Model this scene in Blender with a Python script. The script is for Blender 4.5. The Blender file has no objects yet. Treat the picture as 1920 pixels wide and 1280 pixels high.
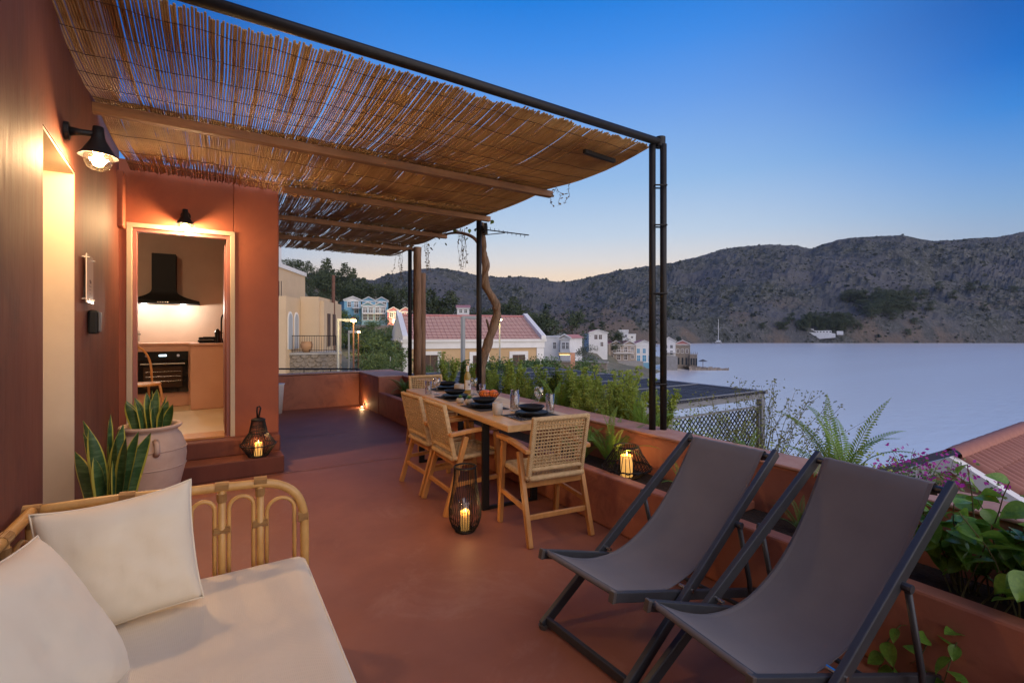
import bpy, bmesh, math, random
from mathutils import Vector, Matrix, noise
sc = bpy.context.scene
C = sc.collection
rnd = random.Random(7)
PI = math.pi
# ------------------------------------------------------------------ camera
YAW = math.radians(32); SN, CS = math.sin(YAW), math.cos(YAW); FOC = 900.0; HC = 1.45
cam = bpy.data.cameras.new('camera'); camo = bpy.data.objects.new('camera', cam); C.objects.link(camo)
cam.sensor_width = 36; cam.lens = FOC/1920*36; cam.shift_y = -20/1920; cam.clip_start = .05; cam.clip_end = 6000
camo.location = (0, 0, HC); camo.rotation_euler = (PI/2, 0, -YAW); sc.camera = camo
# ------------------------------------------------------------------ sky (dusk)
def lin(r, g, b):
    f = lambda v: ((v/255+.055)/1.055)**2.4 if v > 10 else v/255/12.92
    return (f(r), f(g), f(b), 1)
SUN_AZ = math.radians(37); SUN_EL = math.radians(4)
world = bpy.data.worlds.new('World'); sc.world = world; world.use_nodes = True
nt = world.node_tree; N = nt.nodes; L = nt.links
bg = N['Background']; bg.inputs[1].default_value = .60
tc = N.new('ShaderNodeTexCoord'); sep = N.new('ShaderNodeSeparateXYZ'); L.new(tc.outputs['Generated'], sep.inputs[0])
def ramp(stops):
    r = N.new('ShaderNodeValToRGB'); el = r.color_ramp.elements
    el[0].position = stops[0][0]; el[0].color = lin(*stops[0][1]); el[1].position = stops[-1][0]; el[1].color = lin(*stops[-1][1])
    for p, c in stops[1:-1]:
        e = el.new(p); e.color = lin(*c)
    L.new(sep.outputs['Z'], r.inputs[0]); return r
sunward = ramp([(0, (240, 196, 160)), (.06, (246, 210, 176)), (.11, (240, 216, 190)), (.14, (220, 215, 212)), (.19, (190, 206, 224)), (.29, (146, 184, 226)),
                (.42, (100, 155, 228)), (.5, (62, 138, 226)), (.58, (8, 118, 214)), (1, (0, 84, 172))])
awayward = ramp([(0, (205, 182, 176)), (.07, (188, 180, 184)), (.13, (152, 172, 198)), (.18, (128, 165, 206)), (.24, (96, 150, 212)), (.31, (46, 128, 210)), (.37, (0, 104, 196)),
                 (.44, (0, 88, 176)), (1, (0, 72, 150))])
dot = N.new('ShaderNodeVectorMath'); dot.operation = 'DOT_PRODUCT'; dot.inputs[1].default_value = (math.sin(SUN_AZ), math.cos(SUN_AZ), 0)
nrm = N.new('ShaderNodeVectorMath'); nrm.operation = 'NORMALIZE'; flat = N.new('ShaderNodeVectorMath'); flat.operation = 'MULTIPLY'; flat.inputs[1].default_value = (1, 1, 0)
L.new(tc.outputs['Generated'], flat.inputs[0]); L.new(flat.outputs[0], nrm.inputs[0]); L.new(nrm.outputs[0], dot.inputs[0])
mr = N.new('ShaderNodeMapRange'); mr.interpolation_type = 'SMOOTHSTEP'; mr.inputs[1].default_value = .72; mr.inputs[2].default_value = 1.0
L.new(dot.outputs['Value'], mr.inputs[0])
mx = N.new('ShaderNodeMixRGB'); L.new(mr.outputs[0], mx.inputs[0]); L.new(awayward.outputs[0], mx.inputs[1]); L.new(sunward.outputs[0], mx.inputs[2])
nish = N.new('ShaderNodeTexSky'); nish.sky_type = 'NISHITA'; nish.sun_disc = False; nish.sun_elevation = SUN_EL; nish.sun_rotation = SUN_AZ
nish.ozone_density = 4; nish.dust_density = .3
ns = N.new('ShaderNodeMixRGB'); ns.blend_type = 'MULTIPLY'; ns.inputs[0].default_value = 1; ns.inputs[2].default_value = (.12, .12, .12, 1)
L.new(nish.outputs[0], ns.inputs[1])
mx2 = N.new('ShaderNodeMixRGB'); mx2.inputs[0].default_value = .05; L.new(mx.outputs[0], mx2.inputs[1]); L.new(ns.outputs[0], mx2.inputs[2])
L.new(mx2.outputs[0], bg.inputs[0])
# ------------------------------------------------------------------ one weak, very soft sun lamp: fill added from behind the viewer, opposite the sunset glow
sl = bpy.data.lights.new('fill_sun', 'SUN'); sl.energy = 1.5; sl.angle = math.radians(100); sl.color = (1, .86, .74)
so = bpy.data.objects.new('fill_sun', sl); C.objects.link(so)
_a, _e = math.radians(172), math.radians(25)
_d = Vector((math.sin(_a)*math.cos(_e), math.cos(_a)*math.cos(_e), math.sin(_e)))
so.rotation_euler = _d.to_track_quat('Z', 'Y').to_euler(); so.location = (0, 0, 50)
vs = sc.view_settings; vs.view_transform = 'Standard'; vs.look = 'None'; vs.exposure = 0.9; vs.gamma = 1; vs.use_curve_mapping = False
sc.cycles.use_denoising = True; sc.cycles.max_bounces = 6; sc.cycles.diffuse_bounces = 3; sc.cycles.glossy_bounces = 3; sc.cycles.transparent_max_bounces = 24; sc.cycles.sample_clamp_indirect = 4
sc.cycles.caustics_reflective = False; sc.cycles.caustics_refractive = False

# ------------------------------------------------------------------ helpers
def W(px, d, z=None, py=None):
    """point at depth d along the camera's heading, in the column of the photograph's pixel px"""
    l = (px-960)/FOC*d
    if py is not None: z = HC-(py-620)/FOC*d
    return Vector((d*SN+l*CS, d*CS-l*SN, 0 if z is None else z))
def heading(px):
    v = W(px, 1); return math.atan2(v.y, v.x)-PI/2
def tag(o, label=None, cat=None, group=None, kind=None):
    if label: o['label'] = label
    if cat: o['category'] = cat
    if group: o['group'] = group
    if kind: o['kind'] = kind
    return o
def thing(name, label, cat, loc=(0, 0, 0), rz=0, group=None, scale=None):
    o = bpy.data.objects.new(name, None); C.objects.link(o); o.location = loc; o.rotation_euler = (0, 0, rz)
    o.empty_display_size = .1
    if scale: o.scale = scale if hasattr(scale, '__len__') else (scale,)*3
    return tag(o, label, cat, group)
def copy_tree(o, parent=None):
    c = o.copy(); C.objects.link(c); c.parent = parent
    for ch in list(o.children): copy_tree(ch, c)
    return c
def link(name, me, parent=None, loc=None, rot=None, scale=None):
    o = bpy.data.objects.new(name, me); C.objects.link(o); o.parent = parent
    if loc is not None: o.location = loc
    if rot is not None: o.rotation_euler = rot
    if scale is not None: o.scale = scale if hasattr(scale, '__len__') else (scale,)*3
    return o
class MB:
    def __init__(s): s.v = []; s.f = []; s.mi = []; s.cur = 0
    def face(s, *idx): s.f.append(idx); s.mi.append(s.cur)
    def quad(s, a, b, c, d):
        n = len(s.v); s.v += [tuple(a), tuple(b), tuple(c), tuple(d)]; s.face(n, n+1, n+2, n+3); return s
    def box(s, x0, x1, y0, y1, z0, z1, M=None):
        p = [(x0, y0, z0), (x1, y0, z0), (x1, y1, z0), (x0, y1, z0), (x0, y0, z1), (x1, y0, z1), (x1, y1, z1), (x0, y1, z1)]
        if M is not None: p = [tuple(M @ Vector(q)) for q in p]
        n = len(s.v); s.v += p
        for q in ((0, 3, 2, 1), (4, 5, 6, 7), (0, 1, 5, 4), (1, 2, 6, 5), (2, 3, 7, 6), (3, 0, 4, 7)): s.face(*[n+i for i in q])
        return s
    def cbox(s, c, sz, rz=0):
        M = Matrix.Translation(c) @ Matrix.Rotation(rz, 4, 'Z')
        return s.box(-sz[0]/2, sz[0]/2, -sz[1]/2, sz[1]/2, -sz[2]/2, sz[2]/2, M)
    def bar(s, p, q, w, h, up=(0, 0, 1)):
        p = Vector(p); q = Vector(q); d = q-p; l = d.length; d.normalize(); up = Vector(up)
        if abs(d.dot(up)) > .98: up = Vector((1, 0, 0)) if abs(d.x) < .9 else Vector((0, 1, 0))
        x = d.cross(up).normalized(); u = x.cross(d).normalized()
        M = Matrix(((x.x, d.x, u.x, p.x), (x.y, d.y, u.y, p.y), (x.z, d.z, u.z, p.z), (0, 0, 0, 1)))
        return s.box(-w/2, w/2, 0, l, -h/2, h/2, M)
    def tube(s, pts, r, n=8, closed=False, caps=True):
        pts = [Vector(p) for p in pts]; k = len(pts); rs = r if hasattr(r, '__len__') else [r]*k
        base = len(s.v); prev = None
        for i, p in enumerate(pts):
            if closed: t = pts[(i+1) % k]-pts[i-1]
            else: t = pts[min(i+1, k-1)]-pts[max(i-1, 0)]
            if t.length < 1e-9: t = Vector((0, 0, 1))
            t.normalize()
            if prev is None:
                a = Vector((0, 0, 1)) if abs(t.z) < .9 else Vector((1, 0, 0)); x = t.cross(a).normalized()
            else:
                x = prev-t*prev.dot(t); x = x.normalized() if x.length > 1e-6 else t.orthogonal().normalized()
            prev = x; y = t.cross(x)
            for j in range(n):
                a = 2*PI*j/n; s.v.append(tuple(p+(x*math.cos(a)+y*math.sin(a))*rs[i]))
        for i in range(k if closed else k-1):
            for j in range(n):
                a = base+i*n; b = base+((i+1) % k)*n; s.face(a+j, a+(j+1) % n, b+(j+1) % n, b+j)
        if caps and not closed:
            s.face(*[base+j for j in range(n)][::-1]); s.face(*[base+(k-1)*n+j for j in range(n)])
        return s
    def lathe(s, prof, n=24, c=(0, 0, 0), sy=1):
        base = len(s.v); k = len(prof)
        for r, z in prof:
            for j in range(n):
                a = 2*PI*j/n; s.v.append((c[0]+r*math.cos(a), c[1]+r*sy*math.sin(a), c[2]+z))
        for i in range(k-1):
            for j in range(n):
                s.face(base+i*n+j, base+i*n+(j+1) % n, base+(i+1)*n+(j+1) % n, base+(i+1)*n+j)
        if prof[0][0] > 1e-4: s.face(*[base+j for j in range(n)][::-1])
        if prof[-1][0] > 1e-4: s.face(*[base+(k-1)*n+j for j in range(n)])
        return s
    def grid(s, rows, closed=False):
        base = len(s.v); k = len(rows); n = len(rows[0])
        for r in rows: s.v += [tuple(p) for p in r]
        for i in range(k-1):
            for j in range(n if closed else n-1):
                s.face(base+i*n+j, base+i*n+(j+1) % n, base+(i+1)*n+(j+1) % n, base+(i+1)*n+j)
        return s
    def prism(s, poly, z0, z1, M=None):
        n = len(s.v); k = len(poly)
        p = [Vector((x, y, z0)) for x, y in poly]+[Vector((x, y, z1)) for x, y in poly]
        s.v += [tuple(M @ q) if M is not None else tuple(q) for q in p]
        s.face(*[n+i for i in range(k)][::-1]); s.face(*[n+k+i for i in range(k)])
        for i in range(k): s.face(n+i, n+(i+1) % k, n+k+(i+1) % k, n+k+i)
        return s
    def mesh(s, name, mat, smooth=False, M=None):
        me = bpy.data.meshes.new(name); vv = s.v if M is None else [tuple(M @ Vector(q)) for q in s.v]
        me.from_pydata(vv, [], s.f)
        for m in (mat if isinstance(mat, (list, tuple)) else [mat]): me.materials.append(m)
        if any(s.mi): me.polygons.foreach_set('material_index', s.mi)
        if smooth: me.shade_smooth()
        me.update(); return me
    def build(s, name, mat, parent=None, smooth=False, bevel=0, seg=2, **k):
        o = link(name, s.mesh(name, mat, smooth), parent, **k)
        if bevel:
            b = o.modifiers.new('Bevel', 'BEVEL'); b.width = bevel; b.segments = seg; b.limit_method = 'ANGLE'
        return o
def arc(c, r, a0, a1, n, f): return [f(c, r, a0+(a1-a0)*i/n) for i in range(n+1)]
def fbm(x, y, z=0, o=5, h=.9): return noise.fractal(Vector((x, y, z)), h, 2.1, o)

# ------------------------------------------------------------------ materials
MATS = {}
def mat(name, c1, c2=None, rough=.6, scale=6, stretch=(1, 1, 1), bump=0, bscale=None, metal=0, spec=.5, c3=None, big=.7, ramp=(.35, .68), bdist=.01, sheen=0, transl=0, wave=None, scuff=None):
    m = bpy.data.materials.new(name); m.use_nodes = True; t = m.node_tree; n = t.nodes; l = t.links; b = n['Principled BSDF']
    b.inputs['Roughness'].default_value = rough; b.inputs['Metallic'].default_value = metal; b.inputs['Specular IOR Level'].default_value = spec
    if sheen: b.inputs['Sheen Weight'].default_value = sheen
    b.inputs['Base Color'].default_value = (*c1, 1)
    co = n.new('ShaderNodeTexCoord'); mp = n.new('ShaderNodeMapping'); mp.inputs['Scale'].default_value = stretch; l.new(co.outputs['Object'], mp.inputs[0])
    col = None
    if c2:
        nz = n.new('ShaderNodeTexNoise'); nz.inputs['Scale'].default_value = scale; nz.inputs['Detail'].default_value = 6; nz.inputs['Roughness'].default_value = .62
        l.new(mp.outputs[0], nz.inputs[0])
        r = n.new('ShaderNodeMapRange'); r.inputs[1].default_value = ramp[0]; r.inputs[2].default_value = ramp[1]; l.new(nz.outputs[0], r.inputs[0])
        x = n.new('ShaderNodeMixRGB'); x.inputs[1].default_value = (*c1, 1); x.inputs[2].default_value = (*c2, 1); l.new(r.outputs[0], x.inputs[0]); col = x.outputs[0]
        if c3:
            nz2 = n.new('ShaderNodeTexNoise'); nz2.inputs['Scale'].default_value = scale*.23*big; nz2.inputs['Detail'].default_value = 5
            l.new(co.outputs['Object'], nz2.inputs[0])
            r2 = n.new('ShaderNodeMapRange'); r2.inputs[1].default_value = .5; r2.inputs[2].default_value = .72; l.new(nz2.outputs[0], r2.inputs[0])
            y = n.new('ShaderNodeMixRGB'); l.new(r2.outputs[0], y.inputs[0]); l.new(col, y.inputs[1]); y.inputs[2].default_value = (*c3, 1); col = y.outputs[0]
        if scuff:                                                             # worn pale marks and hairline stains
            c_s, sc_, lo, hi, am = scuff
            n4 = n.new('ShaderNodeTexNoise'); n4.inputs['Scale'].default_value = sc_; n4.inputs['Detail'].default_value = 12; n4.inputs['Roughness'].default_value = .74; n4.inputs['Distortion'].default_value = 1.2
            l.new(co.outputs['Object'], n4.inputs[0]); r4 = n.new('ShaderNodeMapRange'); r4.inputs[1].default_value = lo; r4.inputs[2].default_value = hi; r4.inputs[4].default_value = am; l.new(n4.outputs[0], r4.inputs[0])
            w4 = n.new('ShaderNodeMixRGB'); l.new(r4.outputs[0], w4.inputs[0]); l.new(col, w4.inputs[1]); w4.inputs[2].default_value = (*c_s, 1); col = w4.outputs[0]
        l.new(col, b.inputs['Base Color'])
    if bump:
        if wave:
            nb = n.new('ShaderNodeTexWave'); nb.wave_type = 'BANDS'; nb.bands_direction = wave; nb.inputs['Scale'].default_value = bscale; nb.inputs['Distortion'].default_value = .4
            nb.inputs['Detail'].default_value = 1
            l.new(co.outputs['Object'], nb.inputs[0]); out = nb.outputs['Fac']
        else:
            nb = n.new('ShaderNodeTexNoise'); nb.inputs['Scale'].default_value = bscale or scale*4; nb.inputs['Detail'].default_value = 6
            l.new(mp.outputs[0], nb.inputs[0]); out = nb.outputs[0]
        bu = n.new('ShaderNodeBump'); bu.inputs['Strength'].default_value = bump; bu.inputs['Distance'].default_value = bdist
        l.new(out, bu.inputs['Height']); l.new(bu.outputs[0], b.inputs['Normal'])
    if transl:
        tr = n.new('ShaderNodeBsdfTranslucent'); ms = n.new('ShaderNodeMixShader'); ms.inputs[0].default_value = transl
        if col: l.new(col, tr.inputs[0])
        else: tr.inputs[0].default_value = (*c1, 1)
        o = n['Material Output']; l.new(b.outputs[0], ms.inputs[1]); l.new(tr.outputs[0], ms.inputs[2]); l.new(ms.outputs[0], o.inputs[0])
    MATS[name] = m; return m
def emit(name, c, s):
    m = bpy.data.materials.new(name); m.use_nodes = True; b = m.node_tree.nodes['Principled BSDF']
    b.inputs['Base Color'].default_value = (*c, 1); b.inputs['Emission Color'].default_value = (*c, 1); b.inputs['Emission Strength'].default_value = s; return m
def glass(name, tint=(1, 1, 1), refl=.12, rough=.02):
    m = bpy.data.materials.new(name); m.use_nodes = True; t = m.node_tree; n = t.nodes; l = t.links; n.remove(n['Principled BSDF'])
    tr = n.new('ShaderNodeBsdfTransparent'); tr.inputs[0].default_value = (*tint, 1); g = n.new('ShaderNodeBsdfGlossy'); g.inputs['Roughness'].default_value = rough
    lw = n.new('ShaderNodeLayerWeight'); lw.inputs[0].default_value = .35
    mr = n.new('ShaderNodeMapRange'); mr.inputs[3].default_value = refl*.5; mr.inputs[4].default_value = min(.9, refl*5); l.new(lw.outputs['Facing'], mr.inputs[0])
    ms = n.new('ShaderNodeMixShader'); l.new(mr.outputs[0], ms.inputs[0]); l.new(tr.outputs[0], ms.inputs[1]); l.new(g.outputs[0], ms.inputs[2]); l.new(ms.outputs[0], n['Material Output'].inputs[0])
    return m
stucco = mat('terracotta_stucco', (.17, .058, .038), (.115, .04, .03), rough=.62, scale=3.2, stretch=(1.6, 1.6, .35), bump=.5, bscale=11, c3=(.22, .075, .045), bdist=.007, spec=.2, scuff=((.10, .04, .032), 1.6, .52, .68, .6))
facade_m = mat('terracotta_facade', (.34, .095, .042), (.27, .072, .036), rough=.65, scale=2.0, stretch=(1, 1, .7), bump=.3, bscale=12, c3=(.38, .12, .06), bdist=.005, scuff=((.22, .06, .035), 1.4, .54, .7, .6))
floor_m = mat('cement_floor', (.31, .118, .068), (.24, .09, .054), rough=.55, scale=1.6, bump=.22, bscale=9, c3=(.31, .14, .105), big=1.3, bdist=.006, spec=.25, scuff=((.44, .25, .19), 1.3, .54, .72, .36))
parapet_m = mat('parapet_stucco', (.48, .185, .105), (.39, .14, .082), rough=.7, scale=2.5, bump=.4, bscale=18, c3=(.30, .10, .065), bdist=.006, scuff=((.24, .09, .06), 2.2, .5, .66, .7))
cap_m = mat('parapet_cap', (.52, .30, .22), (.42, .2, .14), rough=.7, scale=6, bump=.3, bscale=30, bdist=.004)
cream_m = mat('cream_plaster', (.56, .46, .33), (.51, .41, .29), rough=.7, scale=3, bump=.2, bscale=16, bdist=.004)
mauve_m = mat('mauve_paint', (.30, .12, .10), (.26, .10, .09), rough=.45, scale=8, bump=.1, bscale=40, bdist=.002)
kitchen_m = mat('kitchen_plaster', (.50, .36, .27), (.44, .31, .23), rough=.7, scale=1.6, bump=.2, bscale=10, bdist=.004)
counter_m = mat('counter_cement', (.60, .34, .23), (.54, .29, .19), rough=.6, scale=2, bump=.15, bscale=12, bdist=.003)
kfloor_m = mat('kitchen_cement', (.66, .52, .33), (.58, .44, .27), rough=.4, scale=2, bump=.1, bscale=10, bdist=.003)
black_m = mat('black_metal', (.010, .010, .011), (.016, .014, .013), rough=.5, scale=30, spec=.3)
matte_black = mat('matte_black', (.010, .010, .010), rough=.6, spec=.2)
gloss_black = mat('gloss_black', (.006, .006, .007), rough=.08)
plate_m = mat('black_stoneware', (.012, .012, .013), (.018, .018, .018), rough=.5, scale=40, spec=.25)
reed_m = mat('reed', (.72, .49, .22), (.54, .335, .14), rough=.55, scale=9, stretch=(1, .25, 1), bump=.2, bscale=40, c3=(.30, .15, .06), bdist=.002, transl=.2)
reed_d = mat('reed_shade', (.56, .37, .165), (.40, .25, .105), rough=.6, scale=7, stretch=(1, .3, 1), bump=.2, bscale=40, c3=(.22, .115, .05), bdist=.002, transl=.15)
beam_m = mat('old_beam', (.30, .15, .065), (.16, .075, .035), rough=.6, scale=7, stretch=(.35, 2, 2), bump=.5, bscale=20, bdist=.004)
post_w = mat('weathered_post', (.26, .14, .07), (.13, .07, .038), rough=.75, scale=9, stretch=(2, 2, .25), bump=.8, bscale=16, bdist=.01)
bark_m = mat('vine_bark', (.24, .15, .09), (.12, .075, .045), rough=.85, scale=12, stretch=(2, 2, .35), bump=1, bscale=20, bdist=.02)
teak_m = mat('teak', (.58, .28, .085), (.44, .195, .055), rough=.42, scale=7, stretch=(3, 3, .5), bump=.12, bscale=30, bdist=.002)
table_m = mat('table_oak', (.72, .45, .19), (.55, .31, .12), rough=.4, scale=3, stretch=(6, .55, 6), bump=.2, bscale=9, bdist=.003)
rope_m = mat('woven_rope', (.70, .49, .25), (.55, .36, .165), rough=.7, scale=30, bump=.7, bscale=55, wave='DIAGONAL', bdist=.004)
rattan_m = mat('rattan', (.66, .38, .12), (.52, .27, .075), rough=.36, scale=9, stretch=(2, 2, 1), bump=.1, bscale=30, bdist=.002)
binding_m = mat('rattan_binding', (.52, .28, .09), (.42, .2, .06), rough=.5, scale=20, bump=.8, bscale=120, wave='Z', bdist=.003)
linen_m = mat('cream_linen', (.84, .72, .52), (.80, .67, .47), rough=.9, scale=4, bump=.35, bscale=420, bdist=.0015, sheen=.2)
mattress_m = mat('ribbed_cotton', (.78, .65, .46), (.74, .60, .41), rough=.9, scale=3, bump=.22, bscale=60, wave='X', bdist=.002, sheen=.2)
sling_m = mat('grey_sling', (.135, .122, .122), (.115, .104, .105), rough=.75, scale=3, bump=.3, bscale=500, bdist=.001, sheen=.15)
alu_m = mat('charcoal_aluminium', (.05, .053, .06), (.043, .046, .052), rough=.42, scale=20, metal=.2)
cap_pl = mat('bronze_cap', (.11, .095, .085), rough=.4, metal=.3)
pot_m = mat('terracotta_pot', (.54, .40, .32), (.45, .32, .25), rough=.75, scale=5, bump=.35, bscale=30, c3=(.62, .46, .37), bdist=.004)
ceram_m = mat('grey_ceramic', (.48, .43, .37), (.40, .35, .3), rough=.55, scale=40, bump=.2, bscale=70, bdist=.001)
white_m = mat('white_paint', (.78, .77, .74), (.70, .69, .66), rough=.6, scale=1.2, c3=(.62, .60, .56))
soil_m = mat('soil', (.045, .03, .02), (.025, .017, .012), rough=.95, scale=20, bump=1, bscale=40, bdist=.02)
steel_m = mat('steel', (.5, .5, .5), rough=.25, metal=1)
glass_m = glass('clear_glass', refl=.2)
globe_m = glass('lamp_glass', (1, .96, .9), .12)
bulb_m = emit('bulb_glow', (1, .60, .20), 16)
candle_m = emit('candle_wax', (1, .50, .12), .4)
flame_m = emit('flame', (1, .62, .22), 8)
def lamp(name, loc, power, color=(1, .64, .33), r=.03, parent=None):
    l = bpy.data.lights.new(name, 'POINT'); l.energy = power; l.color = color; l.shadow_soft_size = r
    o = bpy.data.objects.new(name, l); C.objects.link(o); o.location = loc; o.parent = parent; return o
# ================================================================== the terrace and the house
WD = Vector((-.046, 1, 0)).normalized(); WN = Vector((WD.y, -WD.x, 0))          # along / out of the long house wall
def wall_pt(y): return Vector((-.62-.046*(y-2.99), y, 0))
ROOF = 2.97
mb = MB().box(-3, 3.0, -4, 9.62, -.3, 0)
flo = tag(mb.build('terrace_floor', floor_m), kind='structure')
joint_m = mat('worn_joint', (.40, .22, .18), (.27, .10, .065), rough=.7, scale=9)
for y in (5.37, 7.1):
    MB().grid([[(.64+1.8*i/30, y+.02*fbm(i*.3, y)+s*(.007+.006*abs(fbm(i*.5, y))), .004) for i in range(31)] for s in (-1, 1)]).build('floor_joint', joint_m, flo)
# --- the house: one thing, its walls and openings are parts
house = thing('terracotta_house', 'terracotta rendered house with two doorways opening onto the terrace', 'house', (-.7, 5.85, 0))
def hpart(mb, name, m, **k):
    o = mb.build(name, m, None, **k); o.parent = house; o.matrix_parent_inverse = Matrix.Translation(house.location).inverted(); return o
TH = .30
def wallseg(y0, y1, z0, z1):
    a, b = wall_pt(y0), wall_pt(y1); off = -WN*TH
    m = MB(); n = max(2, int((y1-y0)/.25)); k = max(2, int((z1-z0)/.25)); rows = []
    for i in range(k+1):
        z = z0+(z1-z0)*i/k
        rows.append([(*(a.lerp(b, j/n)+WN*(.006*fbm((y0+(y1-y0)*j/n)*1.3, z*1.3)*(0 < i < k and 0 < j < n)))[:2], z) for j in range(n+1)])
    m.grid(rows)
    a2, b2 = a+off, b+off
    P = lambda v, z: (v.x, v.y, z)
    m.quad(P(b2, z0), P(a2, z0), P(a2, z1), P(b2, z1)); m.quad(P(a, z1), P(b, z1), P(b2, z1), P(a2, z1)); m.quad(P(a, z0), P(a2, z0), P(b2, z0), P(b, z0))
    m.quad(P(a, z0), P(a, z1), P(a2, z1), P(a2, z0)); m.quad(P(b, z0), P(b2, z0), P(b2, z1), P(b, z1)); return m
DY0, DY1, DZ = 2.79, 3.55, 2.33
WTOP = 3.9
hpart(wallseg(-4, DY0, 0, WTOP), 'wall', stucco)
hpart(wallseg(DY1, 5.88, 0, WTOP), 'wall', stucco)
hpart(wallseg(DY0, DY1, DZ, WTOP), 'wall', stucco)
# cream reveals of the near doorway (far jamb, soffit, near jamb), set 3 mm proud, and the closed door deep inside
def reveal(y, sgn):
    a = wall_pt(y)+WD*(-sgn*.004)-WN*.002; b = a-WN*.30; c = b-WD*sgn*.004
    m = MB(); m.prism([(a.x, a.y), (b.x, b.y), ((b-WD*sgn*.012).x, (b-WD*sgn*.012).y), ((a-WD*sgn*.012).x, (a-WD*sgn*.012).y)], 0, DZ-.004); return m
hpart(reveal(DY1, 1), 'door_reveal', cream_m); hpart(reveal(DY0, -1), 'door_reveal', cream_m)
a, b = wall_pt(DY0), wall_pt(DY1)
m = MB(); q = [a-WN*.002, b-WN*.002, b-WN*.30, a-WN*.30]; m.prism([(p.x, p.y) for p in q], DZ-.016, DZ-.003); hpart(m, 'door_soffit', cream_m)
m = MB(); q = [a-WN*.30, b-WN*.30, b-WN*.35, a-WN*.35]; m.prism([(p.x, p.y) for p in q], 0, DZ); hpart(m, 'closed_door', cream_m)
# facade with the kitchen doorway
FTOP = 3.09; FY = 5.85; FX1 = .625; KX0, KX1, KZ0, KZ1 = -.66, .16, .34, 2.44
hpart(MB().box(-.80, KX0-.03, FY, FY+.28, 0, FTOP), 'facade_wall', facade_m)
hpart(MB().box(KX1+.03, FX1, FY, FY+.28, 0, FTOP), 'facade_wall', facade_m, bevel=.012)
hpart(MB().box(KX0-.03, KX1+.03, FY, FY+.28, KZ1+.03, FTOP), 'facade_wall', facade_m)
hpart(MB().box(KX0-.03, KX1+.03, FY-.002, FY+.28, 0, KZ0), 'door_sill', facade_m)
hpart(MB().box(FX1-.28, FX1, FY+.282, 10.6, -3, FTOP), 'side_wall', facade_m)
def framestrip(x0, x1, z0, z1, w, y0, y1, name, m):
    hpart(MB().box(x0, x0+w, y0, y1, z0, z1-w), name, m, bevel=.003); hpart(MB().box(x1-w, x1, y0, y1, z0, z1-w), name, m, bevel=.003)
    hpart(MB().box(x0, x1, y0, y1, z1-w, z1), name, m, bevel=.003)
framestrip(KX0-.035, KX1+.045, KZ0, KZ1+.05, .042, FY-.012, FY+.10, 'door_trim', cream_m)
framestrip(KX0+.008, KX1+.002, KZ0, KZ1+.007, .032, FY+.03, FY+.11, 'door_frame', mauve_m)
hpart(MB().box(KX0+.06, KX1-.05, FY-.01, FY+.28, KZ0+.001, KZ0+.02), 'threshold', teak_m)
# duct box in the inner corner
hpart(MB().box(-.775, -.70, FY-.16, FY-.001, 2.05+.37, 2.94), 'corner_duct', facade_m, bevel=.01)
# steps up to the kitchen door
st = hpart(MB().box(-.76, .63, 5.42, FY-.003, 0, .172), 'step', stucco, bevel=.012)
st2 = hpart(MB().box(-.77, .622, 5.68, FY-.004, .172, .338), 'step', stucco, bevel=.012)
# kitchen room behind the doorway
KY = 9.25; KR = .345
hpart(MB().box(-1.9, KR, FY+.282, KY, .2, KZ0), 'kitchen_floor', kfloor_m)
hpart(MB().box(-1.9, KR, KY, KY+.2, .2, 2.98), 'kitchen_wall', kitchen_m)
hpart(MB().box(-2.1, -1.9, FY+.282, KY, .2, 2.98), 'kitchen_wall', kitchen_m)
hpart(MB().box(-2.1, KR, FY+.282, KY+.2, 2.981, 3.06), 'kitchen_ceiling', kitchen_m)
hpart(MB().box(-2.1, -.79, FY, FY+.281, 0, 2.98), 'kitchen_wall', kitchen_m)
# open door leaf folded against the right side
hpart(MB().box(KX1-.045, KX1-.002, FY+.21, FY+.98, KZ0+.01, KZ1-.05), 'door_leaf', mauve_m, bevel=.004)
# --- kitchen things
cnt = thing('kitchen_counter', 'peach cement kitchen counter with a stepped front seen through the doorway', 'counter', (-.8, 8.9, KZ0))
def local(mb, root, name, m, **k):
    o = mb.build(name, m, None, **k); o.parent = root; o.matrix_parent_inverse = Matrix.Translation(root.location).inverted(); return o
local(MB().box(-1.88, -.26, 8.62, KY-.003, KZ0+.001, 1.24), cnt, 'cabinet', counter_m, bevel=.01)
local(MB().box(-.257, KR-.003, 8.08, KY-.003, KZ0+.001, 1.24), cnt, 'peninsula', counter_m, bevel=.01)
local(MB().box(-1.88, KR-.003, 8.60, KY-.003, 1.241, 1.27), cnt, 'worktop', counter_m, bevel=.004)
local(MB().box(-.275, KR-.003, 8.06, 8.598, 1.241, 1.27), cnt, 'worktop', counter_m, bevel=.004)
ov = thing('oven', 'black built in oven set in the peach kitchen counter', 'oven', (-.6, 8.6, .55))
local(MB().box(-.90, -.30, 8.575, 8.618, .55, 1.15), ov, 'door', gloss_black, bevel=.004)
local(MB().box(-.90, -.30, 8.571, 8.574, 1.03, 1.15), ov, 'control_panel', matte_black)
local(MB().box(-.83, -.37, 8.571, 8.574, .63, .93), ov, 'window', mat('oven_glass', (.05, .03, .02), rough=.05))
local(MB().tube([(-.86, 8.53, .975), (-.34, 8.53, .975)], .011, 8).box(-.84, -.83, 8.53, 8.575, .968, .982).box(-.37, -.36, 8.53, 8.575, .968, .982), ov, 'handle', steel_m)
for x in (-.79, -.42): local(MB().tube([(x, 8.572, 1.09), (x, 8.545, 1.09)], .02, 12), ov, 'knob', steel_m)
local(MB().box(-.65, -.56, 8.569, 8.5705, 1.08, 1.105), ov, 'display', emit('oven_display', (.6, .85, 1), 2))
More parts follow.
